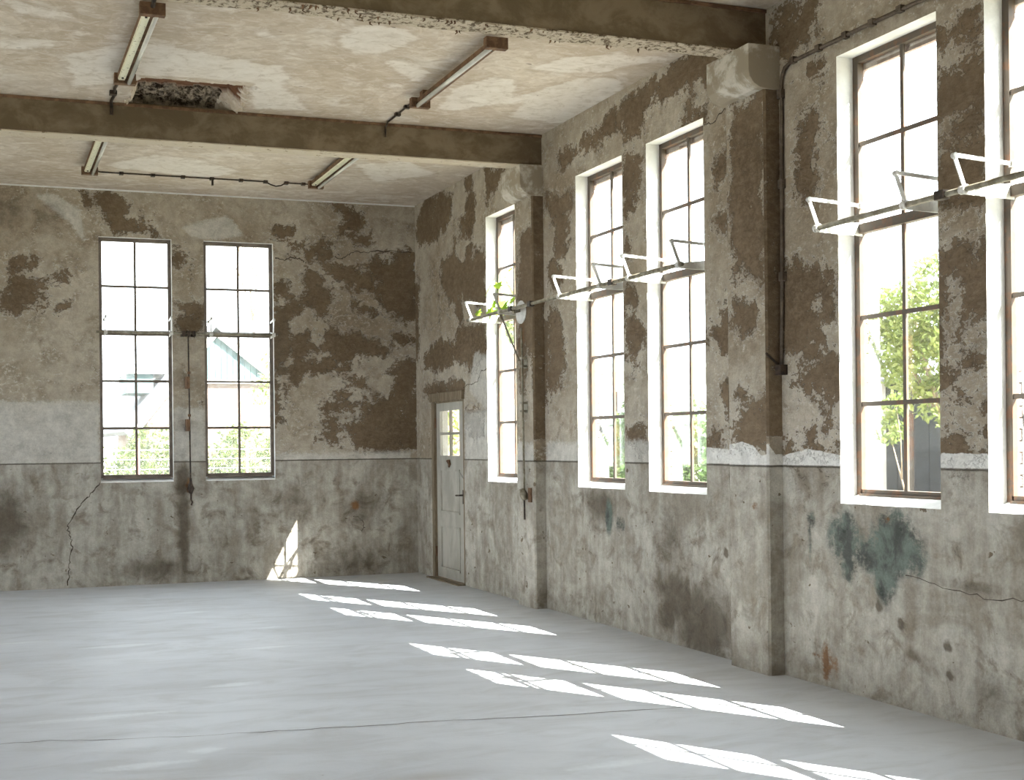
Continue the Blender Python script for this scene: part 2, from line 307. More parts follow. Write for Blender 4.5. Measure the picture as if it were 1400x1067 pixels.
# ------------------------------------------------------------------ node helpers
class NT:
    def __init__(self, name):
        self.mat = bpy.data.materials.new(name)
        self.mat.use_nodes = True
        self.t = self.mat.node_tree
        self.t.nodes.clear()
        self.out = self.t.nodes.new('ShaderNodeOutputMaterial')
        self.b = self.t.nodes.new('ShaderNodeBsdfPrincipled')
        self.t.links.new(self.b.outputs[0], self.out.inputs[0])
        self.pos = self.node('ShaderNodeTexCoord').outputs['Object']
        self.specular(0.3)
    def specular(self, v): self.b.inputs['Specular IOR Level'].default_value = v
    def node(self, typ, **kw):
        n = self.t.nodes.new(typ)
        for k, v in kw.items(): setattr(n, k, v)
        return n
    def put(self, sock, v):
        if hasattr(v, 'is_linked') or isinstance(v, bpy.types.NodeSocket): self.t.links.new(v, sock)
        elif isinstance(v, (tuple, list)) and len(v) == 3 and sock.type == 'RGBA': sock.default_value = (*v, 1)
        else: sock.default_value = v
    def noise(self, scale, detail=6, rough=0.6, vec=None, dist=0.0):
        n = self.node('ShaderNodeTexNoise')
        self.put(n.inputs['Vector'], vec or self.pos)
        n.inputs['Scale'].default_value = scale; n.inputs['Detail'].default_value = detail
        n.inputs['Roughness'].default_value = rough; n.inputs['Distortion'].default_value = dist
        return n.outputs['Fac']
    def scaled(self, s, loc=(0, 0, 0)):
        n = self.node('ShaderNodeMapping')
        self.put(n.inputs[0], self.pos); n.inputs['Scale'].default_value = s; n.inputs['Location'].default_value = loc
        return n.outputs[0]
    def math(self, op, a, b=0.0, clamp=False):
        n = self.node('ShaderNodeMath', operation=op, use_clamp=clamp)
        self.put(n.inputs[0], a); self.put(n.inputs[1], b)
        return n.outputs[0]
    def lin(self, a, k, c=0.0):                       # a*k + c
        n = self.node('ShaderNodeMath', operation='MULTIPLY_ADD')
        self.put(n.inputs[0], a); n.inputs[1].default_value = k; n.inputs[2].default_value = c
        return n.outputs[0]
    def step(self, a, lo, hi, o0=0.0, o1=1.0):
        n = self.node('ShaderNodeMapRange', interpolation_type='SMOOTHSTEP')
        self.put(n.inputs[0], a)
        n.inputs[1].default_value = lo; n.inputs[2].default_value = hi; n.inputs[3].default_value = o0; n.inputs[4].default_value = o1
        return n.outputs[0]
    def mix(self, fac, a, b, blend='MIX'):
        n = self.node('ShaderNodeMix', data_type='RGBA', blend_type=blend)
        self.put(n.inputs[0], fac); self.put(n.inputs[6], a); self.put(n.inputs[7], b)
        return n.outputs[2]
    def attr(self, name):
        n = self.node('ShaderNodeAttribute', attribute_name=name)
        return n.outputs['Fac']
    def xyz(self):
        n = self.node('ShaderNodeSeparateXYZ'); self.put(n.inputs[0], self.pos); return n.outputs
    def bump(self, h, dist, strength=1.0):
        n = self.node('ShaderNodeBump'); n.inputs['Strength'].default_value = strength
        n.inputs['Distance'].default_value = dist; self.put(n.inputs['Height'], h)
        self.t.links.new(n.outputs[0], self.b.inputs['Normal'])
    def done(self, col, rough=0.8, metal=0.0):
        self.put(self.b.inputs['Base Color'], col); self.put(self.b.inputs['Roughness'], rough)
        self.b.inputs['Metallic'].default_value = metal
        return self.mat

def mat_plaster(name):
    """old painted plaster; the wear fields peel / pale / dirt / green / rust lie on the mesh"""
    n = NT(name)
    nL = n.noise(0.9, 5, 0.6)
    nM = n.noise(4.2, 9, 0.68, dist=0.5)
    nF = n.noise(17, 9, 0.76, vec=n.scaled((1, 1, 1.5)), dist=0.25)
    nV = n.noise(3.0, 7, 0.65, vec=n.scaled((2.2, 2.2, 0.35)))
    nS = n.noise(60, 4, 0.7)
    nB = n.noise(2.1, 9, 0.66, dist=0.7)
    z = n.xyz()[2]
    wob = n.math('ADD', n.lin(nM, 3.6, -1.8), n.math('ADD', n.lin(nF, 3.8, -1.9), n.lin(nS, 1.2, -0.6)))
    # paint above the dado
    up_ = n.mix(n.step(nL, 0.35, 0.65), (0.345, 0.294, 0.226), (0.455, 0.408, 0.335))
    up_ = n.mix(n.step(nM, 0.46, 0.66, 0.0, 0.7), up_, (0.215, 0.172, 0.118))
    up_ = n.mix(n.step(nF, 0.50, 0.64, 0.0, 0.75), up_, (0.55, 0.51, 0.46), ) if False else n.mix(n.math('MULTIPLY', n.step(nF, 0.50, 0.62, 0.0, 0.8), n.step(nB, 0.46, 0.60)), up_, (0.57, 0.53, 0.46))
    tm = n.step(n.math('ADD', n.attr('tan'), n.math('ADD', n.lin(nB, 1.6, -0.8), n.lin(nF, 0.5, -0.25))), 0.15, 0.75, 0.0, 0.8)
    up_ = n.mix(tm, up_, n.mix(n.step(nF, 0.4, 0.62), (0.195, 0.148, 0.098), (0.29, 0.23, 0.162)))
    # bare grey-brown render where the paint has come off
    pv = n.math('ADD', n.attr('peel'), wob)
    brown = n.mix(n.step(nL, 0.3, 0.7), (0.118, 0.083, 0.051), (0.185, 0.136, 0.088))
    brown = n.mix(n.step(nF, 0.42, 0.66, 0.0, 0.6), brown, (0.24, 0.182, 0.122))
    rim = n.math('MULTIPLY', n.step(pv, -0.45, -0.04), n.step(nF, 0.40, 0.6))
    up_ = n.mix(n.math('MULTIPLY', rim, 0.75), up_, (0.60, 0.575, 0.52))
    pm = n.step(pv, -0.03, 0.05)
    up_ = n.mix(pm, up_, brown)
    # clean whitewash remains
    wv = n.step(n.math('ADD', n.attr('pale'), n.lin(wob, 0.5)), -0.35, 0.45, 0.0, 0.7)
    up_ = n.mix(wv, up_, n.mix(n.step(nM, 0.35, 0.7), (0.62, 0.61, 0.57), (0.50, 0.485, 0.445)))
    sv = n.step(n.math('ADD', n.attr('white'), n.lin(wob, 0.17)), -0.05, 0.08, 0.0, 0.93)
    up_ = n.mix(sv, up_, (0.72, 0.71, 0.675))
    # cement dado
    lo_ = n.mix(n.step(n.math('ADD', n.lin(nV, 0.45), n.lin(nB, 0.55)), 0.38, 0.62), (0.275, 0.243, 0.198), (0.48, 0.456, 0.40))
    lo_ = n.mix(n.step(nM, 0.50, 0.66, 0.0, 0.75), lo_, (0.215, 0.182, 0.138))
    lo_ = n.mix(n.step(nF, 0.54, 0.68, 0.0, 0.28), lo_, (0.56, 0.545, 0.50))
    sp = n.noise(10, 4, 0.55, vec=n.scaled((1, 1, 1.2), (3, 7, 1)))
    lo_ = n.mix(n.math('MULTIPLY', n.step(sp, 0.665, 0.685), n.step(nB, 0.47, 0.52, 0.0, 0.85)), lo_, (0.12, 0.085, 0.05))
    chip = n.math('MULTIPLY', n.step(nF, 0.655, 0.69), n.step(nM, 0.47, 0.55))
    lo_ = n.mix(n.math('MULTIPLY', chip, 0.8), lo_, (0.11, 0.085, 0.06))
    low = n.step(n.math('ADD', z, n.lin(nF, 0.012)), DADO, DADO + 0.012, 1.0, 0.0)
    col = n.mix(low, up_, lo_)
    # stains with a shape of their own
    dm = n.math('MULTIPLY', n.step(n.math('ADD', n.attr('dirt'), n.lin(nM, 1.0, -0.5)), 0.12, 0.8), 0.85)
    col = n.mix(dm, col, (0.115, 0.092, 0.066))
    gm = n.step(n.math('ADD', n.attr('green'), n.math('ADD', n.lin(nV, 1.9, -0.95), n.lin(nF, 1.6, -0.8))), 0.02, 0.62, 0.0, 0.88)
    gm = n.math('MULTIPLY', gm, n.step(n.attr('green'), 0.12, 0.4))
    col = n.mix(gm, col, n.mix(n.step(nM, 0.4, 0.62), (0.045, 0.055, 0.050), (0.15, 0.19, 0.165)))
    rm = n.step(n.math('ADD', n.attr('rust'), n.math('ADD', n.lin(nV, 1.6, -0.8), n.lin(nF, 1.4, -0.7))), 0.25, 0.75, 0.0, 0.9)
    rm = n.math('MULTIPLY', rm, n.step(n.attr('rust'), 0.12, 0.3))
    col = n.mix(rm, col, n.mix(nF, (0.10, 0.042, 0.018), (0.27, 0.14, 0.055)))
    line = n.step(n.math('ABSOLUTE', n.math('SUBTRACT', n.math('ADD', z, n.lin(nF, 0.012, -0.006)), DADO)), 0.004, 0.012, 0.75, 0.0)
    col = n.mix(line, col, (0.10, 0.085, 0.065))
    nX = n.noise(10, 10, 0.74, dist=0.2)
    g_ = n.step(n.math('ADD', n.lin(nX, 0.7), n.lin(nS, 0.3)), 0.36, 0.64, 0.82, 1.13)
    cc = n.node('ShaderNodeCombineColor'); [n.put(cc.inputs[q], g_) for q in range(3)]
    col = n.mix(1.0, col, cc.outputs[0], 'MULTIPLY')
    h = n.math('ADD', n.lin(pm, -1.0), n.math('ADD', n.lin(nF, 0.7), n.lin(nS, 0.35)))
    h = n.math('ADD', h, n.lin(low, 0.9))
    n.bump(h, 0.010, 1.0)
    n.specular(0.15)
    return n.done(col, 0.88)

def mat_ceiling():
    n = NT('ceiling_limewash')
    nL = n.noise(0.8, 5, 0.6, dist=1.2)
    nM = n.noise(3.0, 8, 0.62, vec=n.scaled((0.85, 1.3, 1)), dist=1.2)
    nF = n.noise(24, 6, 0.7)
    col = n.mix(n.step(nL, 0.36, 0.66), (0.48, 0.402, 0.312), (0.61, 0.535, 0.445))
    rings = n.math('FRACT', n.lin(nL, 9.0)); 
    col = n.mix(n.step(rings, 0.0, 0.9, 0.0, 0.32), col, (0.40, 0.325, 0.255))
    col = n.mix(n.step(nM, 0.50, 0.68, 0.0, 0.55), col, (0.74, 0.70, 0.64))
    pv = n.math('ADD', n.attr('pale'), n.math('ADD', n.lin(nM, 1.4, -0.7), n.lin(nF, 0.5, -0.25)))
    col = n.mix(n.step(pv, -0.6, -0.05, 0.0, 0.35), col, (0.43, 0.355, 0.285))
    pm = n.step(pv, -0.12, 0.25)
    col = n.mix(n.math('MULTIPLY', pm, 0.62), col, (0.76, 0.72, 0.66))
    spot = n.noise(7, 3, 0.5, vec=n.scaled((1, 2.4, 1)))
    col = n.mix(n.step(spot, 0.735, 0.76, 0.0, 0.8), col, (0.14, 0.11, 0.08))
    nX = n.noise(9, 10, 0.74, vec=n.scaled((0.85, 1.15, 1)), dist=0.9)
    col = n.mix(n.step(nX, 0.48, 0.66, 0.0, 0.5), col, (0.385, 0.315, 0.235))
    col = n.mix(n.step(nX, 0.36, 0.50, 0.35, 0.0), col, (0.76, 0.72, 0.665))
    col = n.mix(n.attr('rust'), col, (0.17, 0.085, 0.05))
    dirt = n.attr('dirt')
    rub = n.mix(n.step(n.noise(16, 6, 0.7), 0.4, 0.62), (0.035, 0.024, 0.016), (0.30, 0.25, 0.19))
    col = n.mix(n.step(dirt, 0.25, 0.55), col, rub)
    n.bump(n.math('ADD', n.lin(pm, 0.5), n.lin(nF, 0.6)), 0.005, 0.7)
    n.specular(0.1)
    return n.done(col, 0.9)

def mat_floor():
    n = NT('floor_screed')
    nL = n.noise(0.55, 5, 0.6, vec=n.scaled((0.6, 1.3, 1)))
    nM = n.noise(2.2, 8, 0.66, vec=n.scaled((0.7, 1.8, 1)), dist=0.9)
    nF = n.noise(26, 5, 0.7)
    col = n.mix(n.step(nL, 0.35, 0.66), (0.50, 0.52, 0.555), (0.58, 0.605, 0.645))
    col = n.mix(n.step(nM, 0.42, 0.70, 0.0, 0.5), col, (0.42, 0.425, 0.43))
    col = n.mix(n.step(nM, 0.60, 0.74, 0.0, 0.0), col, (0.6, 0.62, 0.63))
    col = n.mix(n.step(n.attr('dirt'), 0.0, 1.0, 0.0, 0.7), col, (0.27, 0.24, 0.205))
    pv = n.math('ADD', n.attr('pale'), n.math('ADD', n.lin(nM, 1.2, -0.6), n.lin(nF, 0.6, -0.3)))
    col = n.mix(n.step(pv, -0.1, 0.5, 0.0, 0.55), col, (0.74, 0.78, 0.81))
    spot = n.noise(30, 2, 0.5)
    col = n.mix(n.step(spot, 0.77, 0.80, 0.0, 0.6), col, (0.15, 0.13, 0.11))
    n.bump(n.math('ADD', n.lin(nM, 0.6), n.lin(nF, 0.25)), 0.012, 0.5)
    n.specular(0.35)
    return n.done(col, n.step(nM, 0.3, 0.7, 0.48, 0.68))

def mat_two(name, a, b, scale=6, rough=0.8, metal=0.0, detail=6, lo=0.4, hi=0.62, bump=0.0, stretch=None, spec=0.3):
    n = NT(name)
    f = n.noise(scale, detail, 0.68, vec=n.scaled(stretch) if stretch else None, dist=0.3)
    col = n.mix(n.step(f, lo, hi), a, b)
    if bump: n.bump(f, bump, 0.8)
    n.specular(spec)
    return n.done(col, rough, metal)

def mat_glass(name, d0, d1, d2_):
    n = NT(name)
    tr = n.node('ShaderNodeBsdfTransparent'); tr.inputs[0].default_value = (0.97, 0.985, 0.98, 1)
    gl = n.node('ShaderNodeBsdfGlossy'); gl.inputs['Roughness'].default_value = 0.05
    df = n.node('ShaderNodeBsdfTranslucent'); df.inputs[0].default_value = (0.8, 0.8, 0.78, 1)
    d2 = n.node('ShaderNodeBsdfDiffuse'); d2.inputs[0].default_value = (0.75, 0.74, 0.70, 1)
    fr = n.node('ShaderNodeFresnel'); fr.inputs[0].default_value = 1.45
    m1 = n.node('ShaderNodeMixShader'); m2 = n.node('ShaderNodeMixShader'); m3 = n.node('ShaderNodeMixShader')
    L = n.t.links
    L.new(n.lin(fr.outputs[0], 0.35), m1.inputs[0]); L.new(tr.outputs[0], m1.inputs[1]); L.new(gl.outputs[0], m1.inputs[2])
    m3.inputs[0].default_value = 0.5; L.new(df.outputs[0], m3.inputs[1]); L.new(d2.outputs[0], m3.inputs[2])
    dust = n.math('ADD', n.step(n.noise(3.5, 6, 0.7), 0.4, 0.75, d0, d1), n.step(n.noise(85, 3, 0.6), 0.68, 0.74, 0.0, d2_))
    L.new(dust, m2.inputs[0]); L.new(m1.outputs[0], m2.inputs[1]); L.new(m3.outputs[0], m2.inputs[2])
    L.new(m2.outputs[0], n.out.inputs[0])
    return n.mat

def mat_leaf(name, a, b):
    n = NT(name)
    f = n.noise(5.0, 3, 0.6)
    col = n.mix(n.step(f, 0.35, 0.65), a, b)
    tl = n.node('ShaderNodeBsdfTranslucent'); n.put(tl.inputs[0], col)
    mx = n.node('ShaderNodeMixShader'); mx.inputs[0].default_value = 0.4
    n.done(col, 0.6)
    n.t.links.new(n.b.outputs[0], mx.inputs[1]); n.t.links.new(tl.outputs[0], mx.inputs[2]); n.t.links.new(mx.outputs[0], n.out.inputs[0])
    return n.mat

M = {}
M['plaster'] = mat_plaster('worn_wall_plaster')
M['ceiling'] = mat_ceiling()
M['floor'] = mat_floor()
M['beam'] = mat_two('stained_beam_concrete', (0.122, 0.089, 0.052), (0.195, 0.148, 0.095), 5, 0.85, bump=0.01, stretch=(0.7, 1, 1))
M['beam_edge'] = mat_two('crumbling_beam_soffit', (0.13, 0.095, 0.06), (0.50, 0.43, 0.33), 26, 0.9, bump=0.02, lo=0.40, hi=0.52, stretch=(1, 1, 1))
M['beam_edge2'] = mat_two('cream_beam_edge', (0.20, 0.14, 0.08), (0.55, 0.48, 0.37), 15, 0.9, bump=0.01, lo=0.30, hi=0.42)
M['conduit'] = mat_two('dark_brown_conduit', (0.07, 0.052, 0.038), (0.13, 0.10, 0.075), 14, 0.6)
M['white'] = mat_two('whitewashed_reveal', (0.62, 0.62, 0.60), (0.74, 0.74, 0.725), 4, 0.85, bump=0.006)
M['outer'] = mat_two('outer_brickwork', (0.36, 0.17, 0.12), (0.45, 0.25, 0.18), 8, 0.9)
M['brick'] = mat_two('red_brick', (0.30, 0.225, 0.205), (0.40, 0.33, 0.31), 7, 0.9, bump=0.004)
M['steel'] = mat_two('weathered_window_steel', (0.10, 0.08, 0.062), (0.155, 0.085, 0.052), 9, 0.6, lo=0.48, hi=0.6, bump=0.003)
M['steel_back'] = mat_two('grey_brown_window_steel', (0.13, 0.105, 0.085), (0.19, 0.155, 0.125), 7, 0.6, bump=0.003)
M['rod'] = mat_two('olive_grey_opener_steel', (0.17, 0.145, 0.10), (0.30, 0.28, 0.22), 14, 0.5, metal=0.3, bump=0.002)
M['lever'] = mat_two('pale_painted_opener_steel', (0.50, 0.49, 0.46), (0.66, 0.65, 0.62), 10, 0.45, bump=0.002)
M['dark_iron'] = mat_two('dark_iron', (0.035, 0.028, 0.022), (0.08, 0.055, 0.04), 18, 0.55, metal=0.4, bump=0.002)
M['rust'] = mat_two('rusted_sheet_steel', (0.11, 0.062, 0.036), (0.20, 0.115, 0.065), 12, 0.75, bump=0.003)
M['cream'] = mat_two('flaking_cream_enamel', (0.16, 0.11, 0.06), (0.66, 0.64, 0.47), 34, 0.45, lo=0.36, hi=0.42, bump=0.002, spec=0.5)
M['tube'] = mat_two('grey_tube_glass', (0.58, 0.57, 0.52), (0.70, 0.69, 0.64), 3, 0.12, spec=0.6)
M['door'] = mat_two('grey_door_paint', (0.34, 0.325, 0.28), (0.44, 0.425, 0.375), 4, 0.55, bump=0.003, stretch=(1, 1, 0.4))
M['door_wood'] = mat_two('brown_door_wood', (0.15, 0.115, 0.075), (0.24, 0.19, 0.13), 9, 0.7, bump=0.004, stretch=(3, 3, 0.5))
M['crack'] = mat_two('crack_shadow', (0.06, 0.048, 0.036), (0.11, 0.088, 0.066), 20, 0.95)  # dark colour stands for the shadow inside the cracks
M['glass'] = mat_glass('speckled_window_glass', 0.002, 0.008, 0.07)
M['glass_back'] = mat_glass('hazy_window_glass', 0.05, 0.16, 0.2)
M['vine'] = mat_leaf('vine_leaf', (0.30, 0.48, 0.05), (0.48, 0.62, 0.10))
M['leaf_a'] = mat_leaf('tree_leaf_yellow_green', (0.10, 0.145, 0.03), (0.20, 0.24, 0.065))
M['leaf_b'] = mat_leaf('tree_leaf_green', (0.055, 0.10, 0.03), (0.13, 0.19, 0.065))
M['leaf_c'] = mat_leaf('hedge_leaf', (0.055, 0.085, 0.02), (0.12, 0.14, 0.05))
M['bark'] = mat_two('bark', (0.16, 0.12, 0.08), (0.28, 0.22, 0.15), 12, 0.9)
M['grass'] = mat_two('dry_gravel_and_grass', (0.20, 0.20, 0.14), (0.30, 0.28, 0.23), 1.5, 0.95)
M['house_brick'] = mat_two('pale_house_brick', (0.13, 0.092, 0.075), (0.19, 0.145, 0.12), 6, 0.9)
M['roof'] = mat_two('grey_roof_tiles', (0.06, 0.065, 0.075), (0.10, 0.105, 0.115), 9, 0.8)
M['trim'] = mat_two('white_house_trim', (0.68, 0.69, 0.69), (0.76, 0.76, 0.75), 3, 0.6)
M['teal'] = mat_two('teal_boards', (0.035, 0.068, 0.072), (0.055, 0.095, 0.095), 2.5, 0.7)
M['shed'] = mat_two('dark_shed_boards', (0.012, 0.013, 0.015), (0.022, 0.024, 0.027), 6, 0.9, spec=0.1)
M['render'] = mat_two('pale_house_render', (0.50, 0.48, 0.45), (0.60, 0.58, 0.54), 3, 0.85)
M['wire'] = mat_two('galvanised_wire', (0.45, 0.46, 0.47), (0.6, 0.61, 0.62), 12, 0.5, metal=0.5)
M['pink'] = mat_two('faded_pink_post', (0.20, 0.09, 0.08), (0.24, 0.12, 0.11), 6, 0.8)

# ------------------------------------------------------------------ wear fields
def poly_sd(P, poly):
    """signed distance (positive inside) of points P to a polygon"""
    V = np.array(poly, float); W = np.roll(V, -1, 0)
    d2 = np.full(len(P), 1e9); inside = np.zeros(len(P), bool)
    for a, b in zip(V, W):
        e = b - a; w = P - a
        t = np.clip((w @ e) / max(e @ e, 1e-12), 0, 1)
        q = w - t[:, None] * e
        d2 = np.minimum(d2, (q * q).sum(1))
        c = ((a[1] <= P[:, 1]) & (b[1] > P[:, 1])) | ((b[1] <= P[:, 1]) & (a[1] > P[:, 1]))
        with np.errstate(divide='ignore', invalid='ignore'):
            xi = a[0] + (P[:, 1] - a[1]) / (b[1] - a[1] + 1e-15) * e[0]
        inside ^= c & (P[:, 0] < xi)
    return np.sqrt(d2) * np.where(inside, 1, -1)

def wear(P, polys, base, soft=0.11):
    f = np.full(len(P), base, float)
    for sg, poly in polys:
        lo = np.min(poly, 0) - 0.3; hi = np.max(poly, 0) + 0.3
        k = np.where((P[:, 0] > lo[0]) & (P[:, 0] < hi[0]) & (P[:, 1] > lo[1]) & (P[:, 1] < hi[1]))[0]
        if not len(k): continue
        s = np.clip(poly_sd(P[k], poly) / soft * 0.8 + 0.22, -1.2, 0.68)
        f[k] = np.maximum(f[k], s) if sg > 0 else np.minimum(f[k], -s)
    return f

def blobs(P, L):
    f = np.zeros(len(P))
    for u, z, ru, rz, a in L:
        f = np.maximum(f, a * np.exp(-(((P[:, 0] - u) / ru) ** 2 + ((P[:, 1] - z) / rz) ** 2)))
    return f

def set_attr(me, name, vals):
    a = me.attributes.new(name, 'FLOAT', 'POINT')
    a.data.foreach_set('value', np.asarray(vals, np.float32))

def axis(a, b, stepsize, extra=(), fine=()):
    s = set(np.round(np.arange(a, b + 1e-6, stepsize), 4).tolist()) | {round(a, 4), round(b, 4)} | {round(e, 4) for e in extra}
    for lo, hi, st in fine: s |= set(np.round(np.arange(lo, hi, st), 4).tolist())
    keep = {round(e, 4) for e in extra} | {round(a, 4), round(b, 4)}
    out = []
    for v in sorted(s):
        if out and v - out[-1] < 0.008:
            if v in keep and out[-1] not in keep: out[-1] = v
            elif v in keep: out.append(v)
            continue
        out.append(v)
    return out

def grid_mesh(name, us, zs, holes, place, mat):
    """grid of quads with rectangular openings; returns mesh and the (u, z) of its vertices"""
    nu, nz = len(us), len(zs)
    UV = np.array([(u, z) for z in zs for u in us])
    fs = []
    for j in range(nz - 1):
        for i in range(nu - 1):
            uc, zc = (us[i] + us[i + 1]) / 2, (zs[j] + zs[j + 1]) / 2
            if any(a < uc < b and c < zc < d for a, b, c, d in holes): continue
            fs.append((j * nu + i, j * nu + i + 1, (j + 1) * nu + i + 1, (j + 1) * nu + i))
    me = bpy.data.meshes.new(name)
    me.from_pydata([place(u, z) for u, z in UV], [], fs)
    me.materials.append(mat)
    bm = bmesh.new(); bm.from_mesh(me)
    loose = [v for v in bm.verts if not v.link_faces]
    me_keep = np.array([bool(v.link_faces) for v in bm.verts])
    bmesh.ops.delete(bm, geom=loose, context='VERTS'); bm.to_mesh(me); bm.free()
    return me, UV[me_keep]

# ------------------------------------------------------------------ the shell of the hall
def shell_wall(name, label, u0, u1, openings, place, depth_axis, depth_sign, polys, pale, dirt, green, rust, white=(), tan=(), extra=(), doors=(), stepsize=0.032, base_peel=-0.80, mat='plaster'):
    """inner face with wear fields + reveals + outer face.  place(u, z, d): d = distance out from the inner face"""
    holes = [(a, b, SILL, HEAD) for a, b in openings] + [(a, b, 0.0, h) for a, b, h in doors]
    ex = [e for h in holes for e in h[:2]]
    us = axis(u0, u1, stepsize, ex); zs = axis(0.0, H, stepsize, [SILL, HEAD] + [h for *_, h in doors])
    me, UV = grid_mesh(name, us, zs, holes, lambda u, z: place(u, z, 0.0), M[mat])
    set_attr(me, 'peel', wear(UV, polys, base_peel) + blobs(UV, extra)); set_attr(me, 'pale', wear(UV, pale, -1.0, 0.06))
    set_attr(me, 'dirt', blobs(UV, dirt)); set_attr(me, 'green', blobs(UV, green)); set_attr(me, 'rust', blobs(UV, rust))
    set_attr(me, 'white', wear(UV, white, -1.0, 0.035)); set_attr(me, 'tan', blobs(UV, tan))
    o = link(name, me); tag(o, label, 'wall', kind='structure')
    # outer leaf of the wall
    us2 = sorted(set([u0, u1] + ex)); zs2 = sorted({0.0, H + 0.25, SILL, HEAD} | {h for *_, h in doors})
    mo, _ = grid_mesh('outer_leaf', us2, zs2, holes, lambda u, z: place(u, z, T), M['outer'])
    link('outer_leaf', mo, o)
    for a, b in openings:
        r = MB()
        r.add([place(a, SILL, 0), place(a, HEAD, 0), place(a, HEAD, T), place(a, SILL, T)], [(0, 1, 2, 3)])
        r.add([place(b, SILL, 0), place(b, HEAD, 0), place(b, HEAD, T), place(b, SILL, T)], [(0, 1, 2, 3)])
        tag(r.build('window_reveal', M['white'], o), 'whitewashed plaster window jambs')
        h = MB(); h.add([place(a, HEAD, 0), place(b, HEAD, 0), place(b, HEAD, T), place(a, HEAD, T)], [(0, 1, 2, 3)])
        h.build('window_head', M['white'], o)
        s = MB()
        s.add([place(a, SILL, -0.004), place(b, SILL, -0.004), place(b, SILL + 0.055, 0.13), place(a, SILL + 0.055, 0.13),
               place(a, SILL, T), place(b, SILL, T)], [(0, 1, 2, 3), (3, 2, 5, 4), (0, 4, 5, 1), (0, 3, 4), (1, 5, 2)])
        tag(s.build('window_sill', M['white'], o), 'sloping whitewashed window sill')
    for a, b, h in doors:
        r = MB()
        for u in (a, b):
            r.add([place(u, 0, 0), place(u, h, 0), place(u, h, T), place(u, 0, T)], [(0, 1, 2, 3)])
        r.add([place(a, h, 0), place(b, h, 0), place(b, h, T), place(a, h, T)], [(0, 1, 2, 3)])
        r.build('door_reveal', M['white'], o)
    return o

def strip(a, b, z0, z1): return (1, [(a, z0), (b, z0), (b, z1), (a, z1)])

WHITE_RIGHT = [(1, [(-6.88, 1.40), (-6.42, 1.40), (-6.42, 1.55), (-6.6, 1.54), (-6.88, 1.52)]), (1, [(-7.92, 1.40), (-7.34, 1.40), (-7.34, 1.49), (-7.6, 1.54), (-7.92, 1.50)]), strip(-9.13, -8.79, 1.40, 1.51), strip(-11.2, -9.99, 1.40, 1.51)]
TAN_RIGHT = [(-7.2, 3.4, 0.35, 0.9, 0.7), (-4.0, 3.9, 0.5, 0.5, 0.7), (-1.0, 3.5, 0.9, 0.9, 0.6), (-9.0, 3.2, 0.35, 1.3, 0.75), (-6.6, 3.5, 0.3, 0.9, 0.55), (-7.7, 3.4, 0.5, 0.8, 0.55), (-4.05, 2.2, 0.4, 0.5, 0.4)]
TAN_BACK = [(-0.8, 3.4, 0.9, 1.1, 0.6), (-4.9, 4.2, 0.7, 0.5, 0.7), (-2.3, 4.2, 0.9, 0.3, 0.5), (-1.6, 2.6, 0.4, 0.6, 0.5), (-4.4, 3.2, 0.6, 0.6, 0.3), (-2.87, 3.2, 0.15, 0.7, 0.5), (-7, 3.5, 1.5, 0.8, 0.5)]
PALE_RIGHT = [strip(-5.58, -5.19, 1.40, 1.60),
              strip(-4.33, -3.70, 1.40, 1.60), strip(-2.24, -1.62, 1.40, 1.95), (1, [(-2.24, 2.0), (-1.75, 2.2), (-1.9, 2.6), (-2.24, 2.55)]),
              ]
DIRT_RIGHT = [(-6.35, 0.22, 0.42, 0.35, 1.0), (-5.95, 0.35, 0.35, 0.3, 0.8), (-4.75, 1.05, 0.35, 0.2, 0.8), (-5.9, 0.85, 0.3, 0.3, 0.55),
              (-9.0, 0.78, 0.5, 0.05, 0.55), (-9.15, 0.2, 0.22, 0.13, 0.62), (-8.55, 0.33, 0.07, 0.05, 0.8),
              (-8.28, 0.67, 0.026, 0.035, 1.7), (-8.27, 0.58, 0.026, 0.035, 1.6), (-8.82, 0.42, 0.028, 0.03, 1.6), (-8.45, 0.5, 0.028, 0.03, 1.5), (-8.84, 0.26, 0.028, 0.028, 1.5),
              (-6.66, 0.78, 0.03, 0.03, 1.8), (-8.3, 0.98, 0.1, 0.03, 0.5), (-10.2, 0.3, 0.6, 0.3, 0.5)]
GREEN_RIGHT = [(-7.97, 0.98, 0.17, 0.17, 0.85), (-8.40, 0.98, 0.20, 0.20, 0.95), (-8.33, 0.82, 0.10, 0.2, 0.9), (-8.55, 0.93, 0.13, 0.16, 0.75), (-8.17, 0.9, 0.16, 0.14, 0.66), (-8.0, 0.8, 0.1, 0.12, 0.6),
               (-7.63, 1.08, 0.045, 0.06, 0.75), (-7.61, 0.95, 0.02, 0.18, 0.65), (-8.31, 0.67, 0.018, 0.12, 0.85), (-4.9, 0.95, 0.07, 0.16, 0.72), (-5.1, 0.9, 0.10, 0.08, 0.6)]
RUST_RIGHT = [(-7.78, 0.15, 0.05, 0.13, 0.95), (-7.86, 0.16, 0.04, 0.1, 0.75), (-7.68, 0.2, 0.05, 0.02, 0.8), (-8.35, 1.12, 0.035, 0.04, 0.7), (-4.18, 1.75, 0.07, 0.25, 0.42)]

